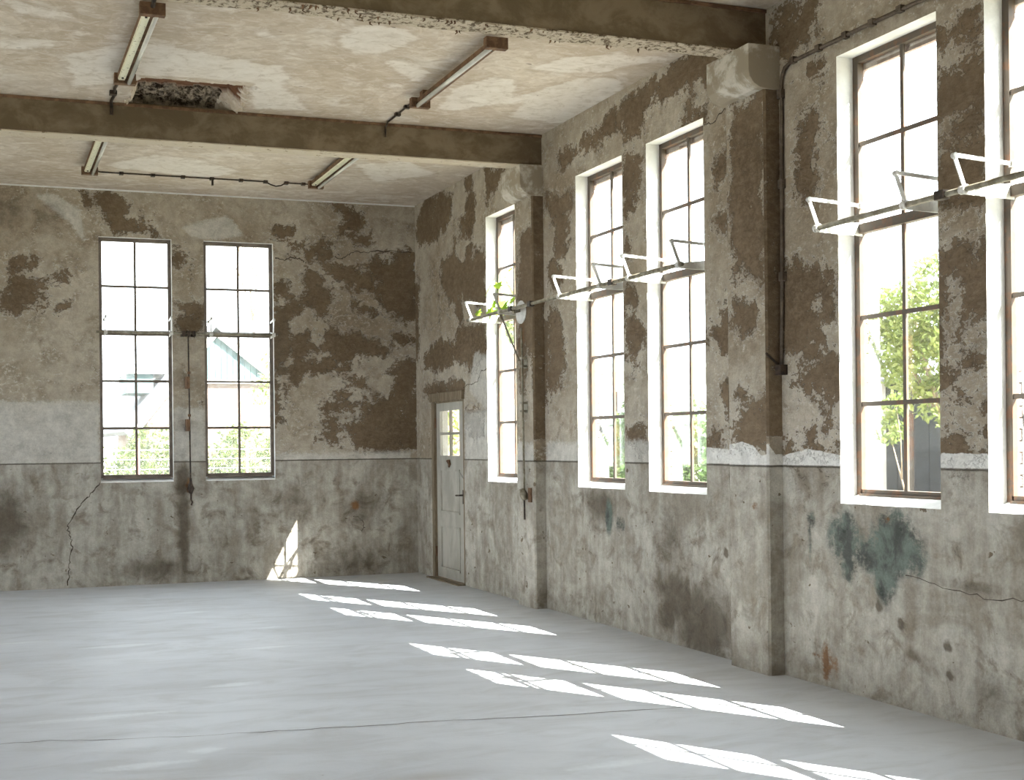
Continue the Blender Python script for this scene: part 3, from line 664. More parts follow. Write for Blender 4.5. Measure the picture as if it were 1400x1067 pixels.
wall_right = shell_wall('wall_right', 'long peeling plaster wall with tall windows, cement dado and a corner door', FRONT, 0.0, RIGHT_OPEN,
    lambda u, z, d: (d, u, z), 0, 1, POLY_RIGHT, PALE_RIGHT, DIRT_RIGHT, GREEN_RIGHT, RUST_RIGHT, WHITE_RIGHT, TAN_RIGHT, [(-1.2, 3.2, 0.9, 1.1, 0.28), (-9.0, 3.0, 0.3, 1.5, 0.12), (-4.0, 3.2, 0.4, 0.8, 0.25), (-7.6, 2.4, 0.4, 0.5, 0.15), (-6.6, 2.6, 0.3, 0.6, 0.15)], doors=[(DOOR_Y[0], DOOR_Y[1], DOOR_H)])

PALE_BACK = [strip(LEFT, -3.90, 1.40, 2.13), strip(-3.03, -2.68, 1.40, 2.05), strip(-1.80, -0.1, 1.40, 1.50),
             (1, [(-2.9, 4.2), (-2.4, 4.35), (-2.2, 4.15), (-2.5, 4.08), (-2.8, 4.1)]), (1, [(-4.55, 4.48), (-4.2, 4.2), (-4.05, 4.0), (-4.1, 4.35), (-4.4, 4.5)])]
DIRT_BACK = [(-4.95, 0.8, 0.35, 0.45, 0.85), (-3.3, 0.18, 0.5, 0.16, 0.75), (-2.93, 0.6, 0.07, 0.8, 0.95), (-2.93, 1.2, 0.10, 0.25, 0.9),
             (-0.7, 0.85, 0.4, 0.35, 0.6), (-0.9, 0.2, 0.7, 0.25, 0.6), (-1.6, 0.9, 0.5, 0.4, 0.45), (-2.2, 0.7, 0.5, 0.4, 0.42),
                          (-4.9, 4.3, 0.4, 0.25, 0.5), (-4.45, 4.25, 0.25, 0.2, 0.45), (-1.75, 2.75, 0.25, 0.5, 0.5), (-8.5, 0.6, 1.0, 0.6, 0.6), (-7.5, 2.8, 0.8, 0.6, 0.6)]
RUST_BACK = [(-0.82, 0.86, 0.07, 0.06, 0.85), (-0.72, 0.80, 0.05, 0.03, 0.7), (-2.87, 1.15, 0.05, 0.10, 0.6)]
wall_back = shell_wall('wall_back', 'end wall of flaking brown plaster above a stained cement dado', LEFT, 0.0, BACK_OPEN,
    lambda u, z, d: (u, d, z), 1, 1, POLY_BACK, PALE_BACK, DIRT_BACK, [], RUST_BACK, [], TAN_BACK, [(-0.6, 3.3, 0.75, 0.9, 0.16), (-0.5, 2.0, 0.6, 0.5, 0.10), (-1.4, 3.2, 0.5, 0.7, 0.10)])

# the side of the hall the camera stands on: same bays of windows
LEFT_OPEN = [(a, b) for a, b in RIGHT_OPEN[1:5]] + [(-3.094, -2.251), (-1.85, -1.0), (-12.1, -11.25)]
wall_left = shell_wall('wall_left', 'plaster wall with tall windows opposite the sunlit window wall', FRONT, 0.0, LEFT_OPEN,
    lambda u, z, d: (LEFT - d, u, z), 0, -1, [], [], [], [], [], stepsize=0.3)
wall_front = shell_wall('wall_front', 'plain plaster wall closing the near end of the hall', LEFT, 0.0, [],
    lambda u, z, d: (u, FRONT - d, z), 1, -1, [], [], [], [], [], stepsize=0.3)

# pale bead of plaster where end wall and ceiling meet, and old corner bead
for nm, lab, a, b in (('trim_1', 'thin pale plaster bead where end wall meets ceiling', (LEFT, -0.012, H - 0.016), (0.0, 0.0, H)),):
    tag(MB().box(a, b).build(nm, M['white']), lab, 'trim', kind='structure')

# floor with worn patches
us = axis(LEFT - 0.0, 0.0, 0.06); vs = axis(FRONT, 0.0, 0.06)
me, UV = grid_mesh('floor', us, vs, [], lambda u, v: (u, v, 0.0), M['floor'])
def streaks(L):
    return [(1, [(x - w, y - h * 0.2), (x, y - h), (x + w, y + h * 0.3), (x + w * 0.2, y + h)]) for x, y, w, h in L]
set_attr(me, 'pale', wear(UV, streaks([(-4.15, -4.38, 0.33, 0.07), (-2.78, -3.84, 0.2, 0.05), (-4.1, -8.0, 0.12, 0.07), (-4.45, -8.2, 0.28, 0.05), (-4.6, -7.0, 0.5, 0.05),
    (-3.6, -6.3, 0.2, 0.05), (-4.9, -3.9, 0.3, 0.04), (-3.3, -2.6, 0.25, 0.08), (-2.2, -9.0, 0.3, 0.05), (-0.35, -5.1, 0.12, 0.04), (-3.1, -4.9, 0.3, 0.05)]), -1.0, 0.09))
set_attr(me, 'dirt', blobs(UV, [(-4.6, -8.5, 0.5, 0.12, 0.5), (-3.2, -8.9, 0.3, 0.1, 0.6)]))
floor = tag(link('floor', me), 'smooth grey screed floor with sunlit patches and a long crack', 'floor', kind='structure')

# ceiling, with the hacked-out hole beside the far beam as real depth
HX0, HX1, HY0, HY1 = -3.98, -3.02, -4.42, -3.64
us = axis(LEFT, 0.0, 0.07, fine=[(HX0 - 0.2, HX1 + 0.25, 0.014)]); vs = axis(FRONT, 0.0, 0.07, fine=[(HY0 - 0.15, HY1 + 0.1, 0.014)])
me, UV = grid_mesh('ceiling', us, vs, [], lambda u, v: (u, v, H), M['ceiling'])
co = np.zeros(len(me.vertices) * 3); me.vertices.foreach_get('co', co); co = co.reshape(-1, 3)
cd = np.zeros(len(co)); cr = np.zeros(len(co))
k = np.where((co[:, 0] > HX0 - 0.2) & (co[:, 0] < HX1 + 0.25) & (co[:, 1] > HY0 - 0.15) & (co[:, 1] < HY1 + 0.1))[0]
for i in k:
    x, y = co[i, 0], co[i, 1]
    r1 = mnoise.noise((x * 9, y * 9, 0)) * 0.05 + mnoise.noise((x * 25, y * 25, 3)) * 0.025
    d = min((x - HX0 + r1) / 0.06, (HX1 + 0.02 - x + r1 * 1.5) / 0.16, (y - HY0 + r1 * 0.6) / 0.028, 1.0)
    if d > 0:
        d = max(0.0, min(1.0, d))
        rough = mnoise.noise((x * 16, y * 16, 7)) * 0.03 + mnoise.noise((x * 40, y * 40, 1)) * 0.014
        co[i, 2] += 0.13 * d + ((rough * d * 1.3 - 0.03) if y > HY0 + 0.5 + r1 else rough * 0.15)
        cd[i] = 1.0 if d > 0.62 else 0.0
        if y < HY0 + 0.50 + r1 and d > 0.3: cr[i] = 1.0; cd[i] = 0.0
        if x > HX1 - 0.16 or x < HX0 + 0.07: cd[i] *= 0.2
me.vertices.foreach_set('co', co.ravel())
set_attr(me, 'pale', wear(UV, POLY_CEIL, -0.8, 0.12)); set_attr(me, 'dirt', cd); set_attr(me, 'rust', cr)
tag(link('ceiling', me), 'stained limewashed ceiling with a hacked-out hole by the far beam', 'ceiling', kind='structure')
tag(MB().box((LEFT - T, FRONT - T, H + 0.2), (T, T, H + 0.26)).build('roof_slab', M['outer']), 'flat roof slab over the hall', 'roof', kind='structure')

# ------------------------------------------------------------------ ceiling beams
def beam(yn, label, rag):
    root = thing('ceiling_beam', (-5, yn + BEAM_W / 2, BEAM_Z), label, 'beam', kind='structure')
    MB().box((LEFT, yn, BEAM_Z + 0.012), (0.02, yn + BEAM_W, H + 0.01)).build('beam_body', M['beam'], root)
    # crumbling soffit: a subdivided strip whose edges wander
    mb = MB(); n = 520; rows = 6
    xs = [LEFT + (0 - LEFT) * i / n for i in range(n + 1)]
    for j in range(rows):
        for x in xs:
            y = yn - 0.012 + (BEAM_W + 0.02) * j / (rows - 1)
            w = mnoise.noise((x * 6, y * 14, yn)) * 0.5 + mnoise.noise((x * 21, y * 30, yn)) * 0.5
            z = BEAM_Z + 0.002 + w * rag
            if j in (0, rows - 1): y += w * rag * 0.8
            mb.v.append((x, y, z))
    for j in range(rows - 1):
        for i in range(n):
            a = j * (n + 1) + i
            mb.f.append((a, a + 1, a + n + 2, a + n + 1))
    o = len(mb.v)
    for x in xs: mb.v.append((x, yn - 0.010, BEAM_Z + 0.012))
    for i in range(n): mb.f.append((i + 1, i, o + i, o + i + 1))
    tag(mb.build('soffit', M['beam_edge2' if rag < 0.015 else 'beam_edge'], root), 'crumbling pale plaster along the underside of the beam')
    # dark strip standing for the shadow gap between beam and ceiling
    MB().box((LEFT, yn - 0.014, H - 0.028), (0.0, yn, H - 0.004)).build('shadow_gap_strip', M['rust'], root)
    return root
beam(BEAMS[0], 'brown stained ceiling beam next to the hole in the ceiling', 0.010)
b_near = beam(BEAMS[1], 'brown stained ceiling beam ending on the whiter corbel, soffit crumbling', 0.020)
for i in range(46):                                   # crumbs of plaster hanging from the near beam
    x = -5.0 + 4.6 * random.random() ** 0.8
    if random.random() < 0.6: x = random.choice((-3.4, -2.9, -2.2, -1.6)) + random.gauss(0, 0.15)
    y = BEAMS[1] + random.choice((-0.005, BEAM_W, BEAM_W * random.random()))
    s = random.uniform(0.004, 0.011)
    mb = MB(); mb.tube([(x, y, BEAM_Z), (x + random.uniform(-1, 1) * s, y + random.uniform(-1, 1) * s, BEAM_Z - s * 1.3), (x + random.uniform(-2, 2) * s, y, BEAM_Z - s * 2.4)], s * 0.6, 5, [s * 0.9, s * 0.6, s * 0.15])
    mb.build('plaster_crumb', M['rust'], b_near)

# ------------------------------------------------------------------ pilasters with corbels
def pilaster(y0, y1, polys, label, pale, white=(), base=-0.8):
    root = thing('pilaster', (PIL_X / 2, (y0 + y1) / 2, 0), label, 'pilaster', kind='structure')
    c = 0.014
    us = axis(y0 + c, y1 - c, 0.03); zs = axis(0.0, BEAM_Z, 0.03)
    me, UV = grid_mesh('front_face', us, zs, [], lambda u, z: (PIL_X + 0.004 * mnoise.noise((u * 8, z * 5, 0)), u, z), M['plaster'])
    set_attr(me, 'peel', wear(UV, polys, base)); set_attr(me, 'pale', wear(UV, pale, -1.0, 0.05))
    set_attr(me, 'dirt', np.zeros(len(UV))); set_attr(me, 'green', np.zeros(len(UV)))
    set_attr(me, 'rust', blobs(UV, [(y0 + 0.15, 1.15, 0.06, 0.03, 0.5), (y0 + 0.25, 2.7, 0.2, 0.2, 0.35)]))
    set_attr(me, 'white', wear(UV, white, -1.0, 0.035)); set_attr(me, 'tan', blobs(UV, [((y0 + y1) / 2, 3.0, 1, 1.2, 0.55)]))
    link('front_face', me, root)
    for ye, yc in ((y0, y0 + c), (y1, y1 - c)):
        xs = [PIL_X, PIL_X + c] + [PIL_X + c + (0.001 - PIL_X - c) * k / 4 for k in range(1, 5)]
        def place(u, z):
            return (u, yc if u <= PIL_X + 1e-6 else ye, z)
        me, UV = grid_mesh('side_face', xs, zs, [], place, M['plaster'])
        z = UV[:, 1]
        near = ye == y0
        set_attr(me, 'peel', np.where(z > 1.62, 0.55 if near else -0.5, -0.8)); set_attr(me, 'pale', np.full(len(UV), -1.0))
        set_attr(me, 'dirt', np.zeros(len(UV))); set_attr(me, 'green', np.zeros(len(UV))); set_attr(me, 'rust', np.zeros(len(UV)))
        set_attr(me, 'white', wear(UV, white and [(1, [(-0.3, 1.40), (0.1, 1.40), (0.1, 1.50), (-0.06, 1.50), (-0.12, 1.57), (-0.3, 1.57)])], -1.0, 0.035)); set_attr(me, 'tan', np.full(len(UV), 0.5))
        link('side_face', me, root)
    # corbel carrying the beam
    prof = [(0.01, BEAM_Z + 0.01), (-0.25, BEAM_Z + 0.01), (-0.25, 4.12)] + [(-0.25 + 0.14 * (1 - math.cos(a)), 4.12 - 0.12 * math.sin(a)) for a in (0.4, 0.8, 1.2, 1.57)] + [(0.01, 4.0)]
    tag(MB().prism(prof, 1, y0 - 0.012, y1 + 0.03).build('corbel', M['corbel'], root, bevel=0.006), 'rounded plaster corbel under the beam end')
    return root
M['corbel'] = mat_two('flaking_white_corbel', (0.30, 0.255, 0.19), (0.54, 0.505, 0.44), 5, 0.85, lo=0.45, hi=0.62, bump=0.006)
pilaster(*PILASTERS[0], POLY_PIL1, 'slim plaster pilaster beside the iron window crank', [strip(-3.7, -3.2, 1.40, 1.60)])
pilaster(*PILASTERS[1], POLY_PIL2, 'broad plaster pilaster with white band and brown bare shaft', [], [(1, [(-7.4, 1.40), (-6.8, 1.40), (-6.8, 1.56), (-7.05, 1.59), (-7.18, 1.56), (-7.25, 1.50), (-7.4, 1.50)])])

# ------------------------------------------------------------------ cracks
def crack(name, pts, w, parent, fixed, label):
    mb = MB(); rnd = random.Random(len(pts)); P = []
    for a, b in zip(pts[:-1], pts[1:]):
        for k in range(5):
            t = k / 5; P.append((a[0] + (b[0] - a[0]) * t + rnd.uniform(-.012, .012), a[1] + (b[1] - a[1]) * t + rnd.uniform(-.012, .012)))
    P.append(pts[-1])
    L, Rr = [], []
    for i, p in enumerate(P):
        q = P[min(i + 1, len(P) - 1)]; o = P[max(i - 1, 0)]
        d = Vector((q[0] - o[0], q[1] - o[1])).normalized(); nrm = Vector((-d.y, d.x)); ww = w * rnd.uniform(0.35, 1.0) / 2
        L.append(fixed(p[0] + nrm.x * ww, p[1] + nrm.y * ww)); Rr.append(fixed(p[0] - nrm.x * ww, p[1] - nrm.y * ww))
    n = len(P)
    mb.add(L + Rr, [(i, i + 1, n + i + 1, n + i) for i in range(n - 1)])
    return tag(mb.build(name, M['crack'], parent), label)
on_back = lambda u, z: (u, -0.002, z)
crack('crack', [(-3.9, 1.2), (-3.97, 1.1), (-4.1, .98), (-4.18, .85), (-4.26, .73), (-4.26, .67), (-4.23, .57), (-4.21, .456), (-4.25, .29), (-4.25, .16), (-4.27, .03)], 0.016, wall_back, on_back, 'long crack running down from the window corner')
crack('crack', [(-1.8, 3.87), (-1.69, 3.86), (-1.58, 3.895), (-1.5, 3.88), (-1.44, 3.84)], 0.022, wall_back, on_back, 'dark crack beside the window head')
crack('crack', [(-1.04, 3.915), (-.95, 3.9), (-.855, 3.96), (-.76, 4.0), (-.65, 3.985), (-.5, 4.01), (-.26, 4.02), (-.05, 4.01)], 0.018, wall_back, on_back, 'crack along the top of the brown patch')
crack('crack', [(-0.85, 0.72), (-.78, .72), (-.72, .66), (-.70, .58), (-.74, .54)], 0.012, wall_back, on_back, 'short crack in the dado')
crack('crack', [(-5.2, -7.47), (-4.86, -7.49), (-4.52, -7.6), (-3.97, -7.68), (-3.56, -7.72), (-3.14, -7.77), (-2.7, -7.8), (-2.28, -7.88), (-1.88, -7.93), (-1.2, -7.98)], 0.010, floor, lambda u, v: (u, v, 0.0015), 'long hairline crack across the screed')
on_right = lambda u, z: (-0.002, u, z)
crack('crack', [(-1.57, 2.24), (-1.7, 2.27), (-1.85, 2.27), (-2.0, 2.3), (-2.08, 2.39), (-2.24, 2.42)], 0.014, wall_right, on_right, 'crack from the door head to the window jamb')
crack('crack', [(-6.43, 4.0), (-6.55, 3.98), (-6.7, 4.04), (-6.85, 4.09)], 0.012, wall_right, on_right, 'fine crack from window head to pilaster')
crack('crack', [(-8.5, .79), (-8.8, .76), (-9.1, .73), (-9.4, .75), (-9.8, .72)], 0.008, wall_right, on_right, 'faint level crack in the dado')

# ------------------------------------------------------------------ steel windows
WIN_W = 0.85
ROWS = [1.285, 1.83, 2.38, 2.935, 3.485, 4.01]
def make_window(mat, glass):
    """meshes of one window in its own coordinates: X to the right seen from inside, Y outwards"""
    d = {}
    f = MB(); y0, y1 = 0.125, 0.17
    f.box((-0.004, y0, 1.245), (0.044, y1, HEAD)); f.box((WIN_W - 0.044, y0, 1.245), (WIN_W + 0.004, y1, HEAD))
    f.box((0.034, y0, 1.245), (WIN_W - 0.034, y1, 1.288)); f.box((0.034, y0, 4.008), (WIN_W - 0.034, y1, HEAD))
    f.box((0.034, y0 - 0.014, 1.238), (WIN_W - 0.034, y0, 1.262))
    d['frame'] = f.mesh('window_frame', mat)
    t = MB(); t.box((0.03, 0.112, 2.915), (WIN_W - 0.03, 0.165, 2.955)); t.box((0.03, 0.112, 2.955), (WIN_W - 0.03, 0.13, 2.975))
    d['transom'] = t.mesh('transom', mat)
    for nm, z0, z1 in (('v_low', 1.285, 2.915), ('v_up', 2.955, 4.01)):
        m_ = MB(); m_.box((WIN_W / 2 - 0.014, 0.132, z0), (WIN_W / 2 + 0.014, 0.14, z1)); m_.box((WIN_W / 2 - 0.004, 0.14, z0), (WIN_W / 2 + 0.004, 0.156, z1))
        d[nm] = m_.mesh('muntin', mat)
    h = MB(); h.box((0.03, 0.130, -0.014), (WIN_W - 0.03, 0.139, 0.014)); h.box((0.03, 0.139, -0.004), (WIN_W - 0.03, 0.156, 0.004))
    d['bar'] = h.mesh('glazing_bar', mat)
    g = MB(); g.box((0, -0.002, 0), (WIN_W / 2 - 0.036, 0.002, 0.548))
    d['pane'] = g.mesh('pane', glass)
    return d
WIN_R, WIN_B = make_window(M['steel'], M['glass']), make_window(M['steel_back'], M['glass_back'])
def place_window(i, loc, rz, d, label):
    root = thing('window_%d' % i, loc, label, 'window', kind='structure', keep_world=False)
    root.rotation_euler.z = rz
    link('window_frame', d['frame'], root); link('transom', d['transom'], root)
    link('muntin', d['v_low'], root); link('muntin', d['v_up'], root)
    for z in (1.83, 2.38, 3.485): link('glazing_bar', d['bar'], root).location.z = z
    for k in range(5):
        for s in (0, 1):
            link('pane', d['pane'], root).location = (0.03 + s * (WIN_W / 2 - 0.024), 0.156, ROWS[k] - 0.002)
    return root
place_window(1, ((BACK_OPEN[0][0] + BACK_OPEN[0][1]) / 2 - WIN_W / 2, -0.07, 0), 0, WIN_B, 'tall steel window in the end wall above the long dado crack')
place_window(2, ((BACK_OPEN[1][0] + BACK_OPEN[1][1]) / 2 - WIN_W / 2, -0.07, 0), 0, WIN_B, 'tall steel window in the end wall beside the brown flaking plaster')
WLAB = ['narrow-seen rusty steel window with vine, between door and slim pilaster', 'rusty steel window just past the slim pilaster, first of its pair',
        'rusty steel window just before the broad pilaster, second of its pair', 'large rusty steel window above the green mould stain',
        'rusty steel window beyond the blotchy pier beside the stained window', 'rusty steel window in the third bay of the long wall',
        'rusty steel window at the near end of the third bay']
for i, (a, b) in enumerate(RIGHT_OPEN):
    place_window(3 + i, (0, (a + b) / 2 + WIN_W / 2, 0), -math.pi / 2, WIN_R, WLAB[i])

# brick quoins of the outer reveals, course by course, on the jambs seen from inside
bm_long = MB().box((0.168, -0.030, 0), (T + 0.004, 0.002, 0.052)).mesh('brick', M['brick'])
bm_short = MB().box((0.168, -0.026, 0), (T + 0.002, 0.002, 0.052)).mesh('brick', M['brick'])
for a, b in RIGHT_OPEN[:5]:
    for k in range(45):
        o = link('brick', bm_long if k % 2 else bm_short, wall_right)
        o.location = (random.uniform(-0.002, 0.002), b + random.uniform(-0.002, 0.002), 1.215 + k * 0.0632)

for a, b in RIGHT_OPEN:
    MB().box((0.174, a - 0.01, 3.965), (T + 0.004, b + 0.01, HEAD + 0.01)).build('lintel', M['brick'], wall_right)

# ------------------------------------------------------------------ window openers
def lever_set(root, P, far):
    """one bent lever, its bar to the sash and the gusset plate; P(s, z) gives a hall point, s = distance into the room"""
    side = P(0, 1) ; side = Vector(P.side)
    lv = MB()
    lv.bar(P(0.195, 2.945), P(0.262, 3.112), 0.007, 0.024, side); lv.bar(P(0.262, 3.118), P(-0.135, 3.094), 0.007, 0.022, side)
    lv.tube([Vector(P(0.262, 3.115)) - side * 0.012, Vector(P(0.262, 3.115)) + side * 0.012], 0.016, 8)
    lv.tube([Vector(P(0.2, 2.937)) - side * 0.02, Vector(P(0.2, 2.937)) + side * 0.02], 0.026, 10)
    lo = lv.build('lever', M['lever'], root)
    MB().box(*[tuple(Vector(P(-0.118 - k * 0.02, 3.078 + k * 0.034)) + side * (0.014 if k else -0.014)) for k in (0, 1)]).build('sash_lug', M['lever'], lo)
    q = [(0.225, 2.912), (-0.14, 2.900), (-0.14, 2.99), (0.2, 2.95), (0.225, 2.94)]
    g = MB(); n = len(q)
    vs = [Vector(P(*c)) - side * 0.003 for c in q] + [Vector(P(*c)) + side * 0.003 for c in q]
    g.add(vs, [tuple(range(n)), tuple(range(2 * n - 1, n - 1, -1))] + [(i, (i + 1) % n, n + (i + 1) % n, n + i) for i in range(n)])
    g.build('gusset', M['lever'], root)
class OnRight:
    side = (0, 1, 0)
    def __init__(s, y): s.y = y
    def __call__(s, d, z): return (-d, s.y, z)
class OnBack:
    side = (1, 0, 0)
    def __init__(s, x): s.x = x
    def __call__(s, d, z): return (s.x, -d * 0.55, z)     # the end wall has the smaller mechanism
RX, RZ = -0.2, 2.937

def right_opener(label, openings, y_start, y_end):
    root = thing('window_opener', (RX, y_start, RZ), label, 'window opener')
    MB().tube([(RX, y_start, RZ), (RX, y_end, RZ)], 0.017, 10).build('torsion_rod', M['rod'], root, smooth=True)
    for a, b in openings:
        lever_set(root, OnRight(b - 0.055), True); lever_set(root, OnRight(a + 0.035), False)
    return root
op1 = right_opener('long opener rod with levers linking the vine window to the next pair', RIGHT_OPEN[0:3], -2.20, -6.43)
op2 = right_opener('pale opener rod with levers across the window above the green stain', RIGHT_OPEN[3:5], -7.95, -10.05)
for r_, ys in ((op1, (-3.34, -3.78, -5.36)), (op2, (-9.03,))):
    for y in ys:
        MB().box((RX - 0.026, y - 0.035, RZ - 0.026), (RX + 0.026, y + 0.035, RZ + 0.026)).build('coupling', M['dark_iron'], r_, bevel=0.006)
# gearing down the slim pilaster
MB().tube([(-0.128, -3.40, 2.90), (-0.121, -3.40, 2.90)], 0.115, 24).build('bearing_plate', M['lever'], op1)
mb = MB(); mb.bar((RX, -3.38, 2.90), (-0.122, -3.38, 2.92), 0.03, 0.03, (0, 1, 0)); mb.build('rod_bracket', M['rod'], op1)
mb = MB(); mb.bar((RX, -3.06, RZ), (RX + 0.02, -3.06, 2.86), 0.012, 0.03, (0, 1, 0)); mb.tube([(RX + 0.01, -3.08, 2.88), (-0.16, -3.42, 2.42)], 0.009, 8); mb.build('link_arm', M['rod'], op1)
MB().tube([(-0.155, -3.47, 2.74), (-0.155, -3.50, 1.14)], 0.011, 8).build('operating_rod', M['rod'], op1)
for z in (2.40, 1.96):
    mb = MB(); mb.box((-0.175, -3.52, z - 0.05), (-0.118, -3.46, z - 0.03)); mb.box((-0.175, -3.52, z + 0.03), (-0.118, -3.46, z + 0.05)); mb.box((-0.122, -3.53, z - 0.06), (-0.114, -3.45, z + 0.06))
    mb.build('rod_guide', M['rod'], op1)
gb = MB(); gb.tube([(-0.185, -3.50, 1.16), (-0.165, -3.50, 1.10), (-0.15, -3.51, 1.05)], 0.04, 10, [0.03, 0.042, 0.025])
gear = gb.build('crank_gear', M['rod'], op1, smooth=True)
MB().tube([(-0.16, -3.51, 1.06), (-0.16, -3.51, 0.86)], 0.010, 8).build('crank_handle', M['dark_iron'], gear)
MB().box((-0.135, -3.60, 1.03), (-0.117, -3.54, 1.17)).build('gear_plate', M['rust'], op1)

opb = thing('window_opener', (-2.87, -0.11, 0.93), 'thin opener rod and hand crank between the end wall windows', 'window opener')
MB().tube([(-3.93, -0.11, 2.937), (-1.80, -0.11, 2.937)], 0.014, 8).build('torsion_rod', M['rod'], opb, smooth=True)
for a, b in BACK_OPEN:
    lever_set(opb, OnBack(a + 0.06), True); lever_set(opb, OnBack(b - 0.03), False)
for x in (-2.93, -2.81, -2.87):
    MB().box((x - 0.018, -0.135, 2.905), (x + 0.018, 0.0, 2.965)).build('rod_bracket', M['dark_iron'], opb)
MB().tube([(-2.875, -0.10, 2.93), (-2.862, -0.10, 0.98)], 0.009, 8).build('operating_rod', M['dark_iron'], opb)
for z in (2.36, 1.86):
    mb = MB(); mb.box((-2.905, -0.12, z - 0.07), (-2.865, -0.005, z + 0.07)); mb.tube([(-2.87, -0.10, z + 0.10), (-2.87, -0.10, z + 0.13)], 0.018, 8); mb.build('rod_guide', M['rust'], opb)
gear = MB().tube([(-2.865, -0.11, 1.24), (-2.865, -0.11, 1.17), (-2.865, -0.12, 1.12), (-2.865, -0.11, 1.06)], 0.03, 10, [0.014, 0.022, 0.042, 0.02]).build('crank_gear', M['dark_iron'], opb, smooth=True)
MB().box((-2.89, -0.1, 1.07), (-2.84, 0.0, 1.17)).build('gear_plate', M['rust'], opb)
MB().tube([(-2.862, -0.12, 1.08), (-2.862, -0.12, 0.98), (-2.85, -0.125, 0.96), (-2.862, -0.12, 0.92)], 0.010, 8).build('crank_handle', M['dark_iron'], gear)

# ------------------------------------------------------------------ the corner door
y0, y1 = DOOR_Y
door = thing('door_1', (0.03, (y0 + y1) / 2, 0), 'grey panelled door with four small panes in the corner', 'door', kind='structure')
fr = MB(); fr.box((-0.012, y1 - 0.075, 0), (0.09, y1, DOOR_H)); fr.box((0.0, y0, 0), (0.09, y0 + 0.035, DOOR_H)); fr.box((0.0, y0 + 0.035, 2.10), (0.09, y1 - 0.07, DOOR_H))
fr.build('door_frame', M['door_wood'], door)
MB().box((-0.035, y0 - 0.02, 2.115), (0.0, y1 + 0.02, 2.215)).build('lintel_board', M['door_wood'], door, bevel=0.006)
a, b = y0 + 0.04, y1 - 0.08          # near and far edge of the leaf
X0, X1 = 0.022, 0.058
lf = MB()
ga, gb_ = a + 0.155, b - 0.115        # glazed and panelled field
lf.box((X0, a, 0.022), (X1, ga, 2.095)); lf.box((X0, gb_, 0.022), (X1, b, 2.095))
for z0, z1 in ((0.022, 0.12), (0.64, 0.79), (1.31, 1.47), (2.0, 2.095)): lf.box((X0, ga, z0), (X1, gb_, z1))
gm = (ga + gb_) / 2
lf.box((X0 + 0.004, gm - 0.014, 1.47), (X1, gm + 0.014, 2.0)); lf.box((X0 + 0.004, ga, 1.715), (X1, gb_, 1.745))
leaf = lf.build('door_leaf', M['door'], door)
for z0, z1 in ((0.12, 0.64), (0.79, 1.31)):
    MB().box((X0 + 0.014, ga - 0.005, z0 - 0.005), (X1 - 0.006, gb_ + 0.005, z1 + 0.005)).build('panel', M['door'], leaf)
    mo = MB(); mo.box((X0 - 0.006, ga, z1 - 0.02), (X0 + 0.016, gb_, z1)); mo.box((X0 - 0.01, ga, z0), (X0 + 0.016, gb_, z0 + 0.025)); mo.box((X0 - 0.006, ga, z0), (X0 + 0.016, ga + 0.018, z1)); mo.box((X0 - 0.006, gb_ - 0.018, z0), (X0 + 0.016, gb_, z1))
    mo.build('moulding', M['door'], leaf)
for (pa, pb) in ((ga, gm - 0.014), (gm + 0.014, gb_)):
    for z0, z1 in ((1.47, 1.715), (1.745, 2.0)):
        g = MB()
        if pb < gm and z1 > 1.9:      # the broken one: a shard is left
            g.prism([(pa, z0), (pb, z0), (pa, z1 - 0.07)], 0, X0 + 0.02, X0 + 0.023)
            tag(g.build('pane', M['glass'], leaf), 'broken shard of a small door pane')
        else:
            g.box((X0 + 0.02, pa, z0), (X0 + 0.023, pb, z1)).build('pane', M['glass'], leaf)
hd = MB(); hd.tube([(X0 + 0.005, a + 0.05, 1.02), (X0 - 0.045, a + 0.05, 1.02), (X0 - 0.045, a + 0.17, 1.015)], 0.010, 8); hd.box((X0 - 0.004, a + 0.03, 0.92), (X0 + 0.002, a + 0.07, 1.08))
hd.build('handle', M['dark_iron'], leaf)
MB().tube([(X0 - 0.006, gm, 1.40), (X0 - 0.02, gm, 1.41), (X0 - 0.012, gm - 0.02, 1.37), (X0 - 0.006, gm + 0.015, 1.34)], 0.014, 7, [0.02, 0.026, 0.02, 0.012]).build('door_knocker', M['rust'], leaf)
bl = MB(); bl.bar((X0 - 0.004, a + 0.02, 1.20), (X0 - 0.03, a + 0.07, 1.27), 0.006, 0.018, (0, 0, 1)); bl.bar((X0 - 0.004, a + 0.03, 1.20), (X0 - 0.01, a + 0.01, 1.25), 0.006, 0.014, (0, 0, 1)); bl.build('latch', M['lever'], leaf)
for z in (0.32, 1.86):
    MB().tube([(X0 - 0.012, b + 0.012, z - 0.06), (X0 - 0.012, b + 0.012, z + 0.06)], 0.016, 8).build('hinge', M['rust'], leaf)
MB().box((-0.10, y0, 0.0), (T, y1, 0.012)).build('threshold', M['door_wood'], door)

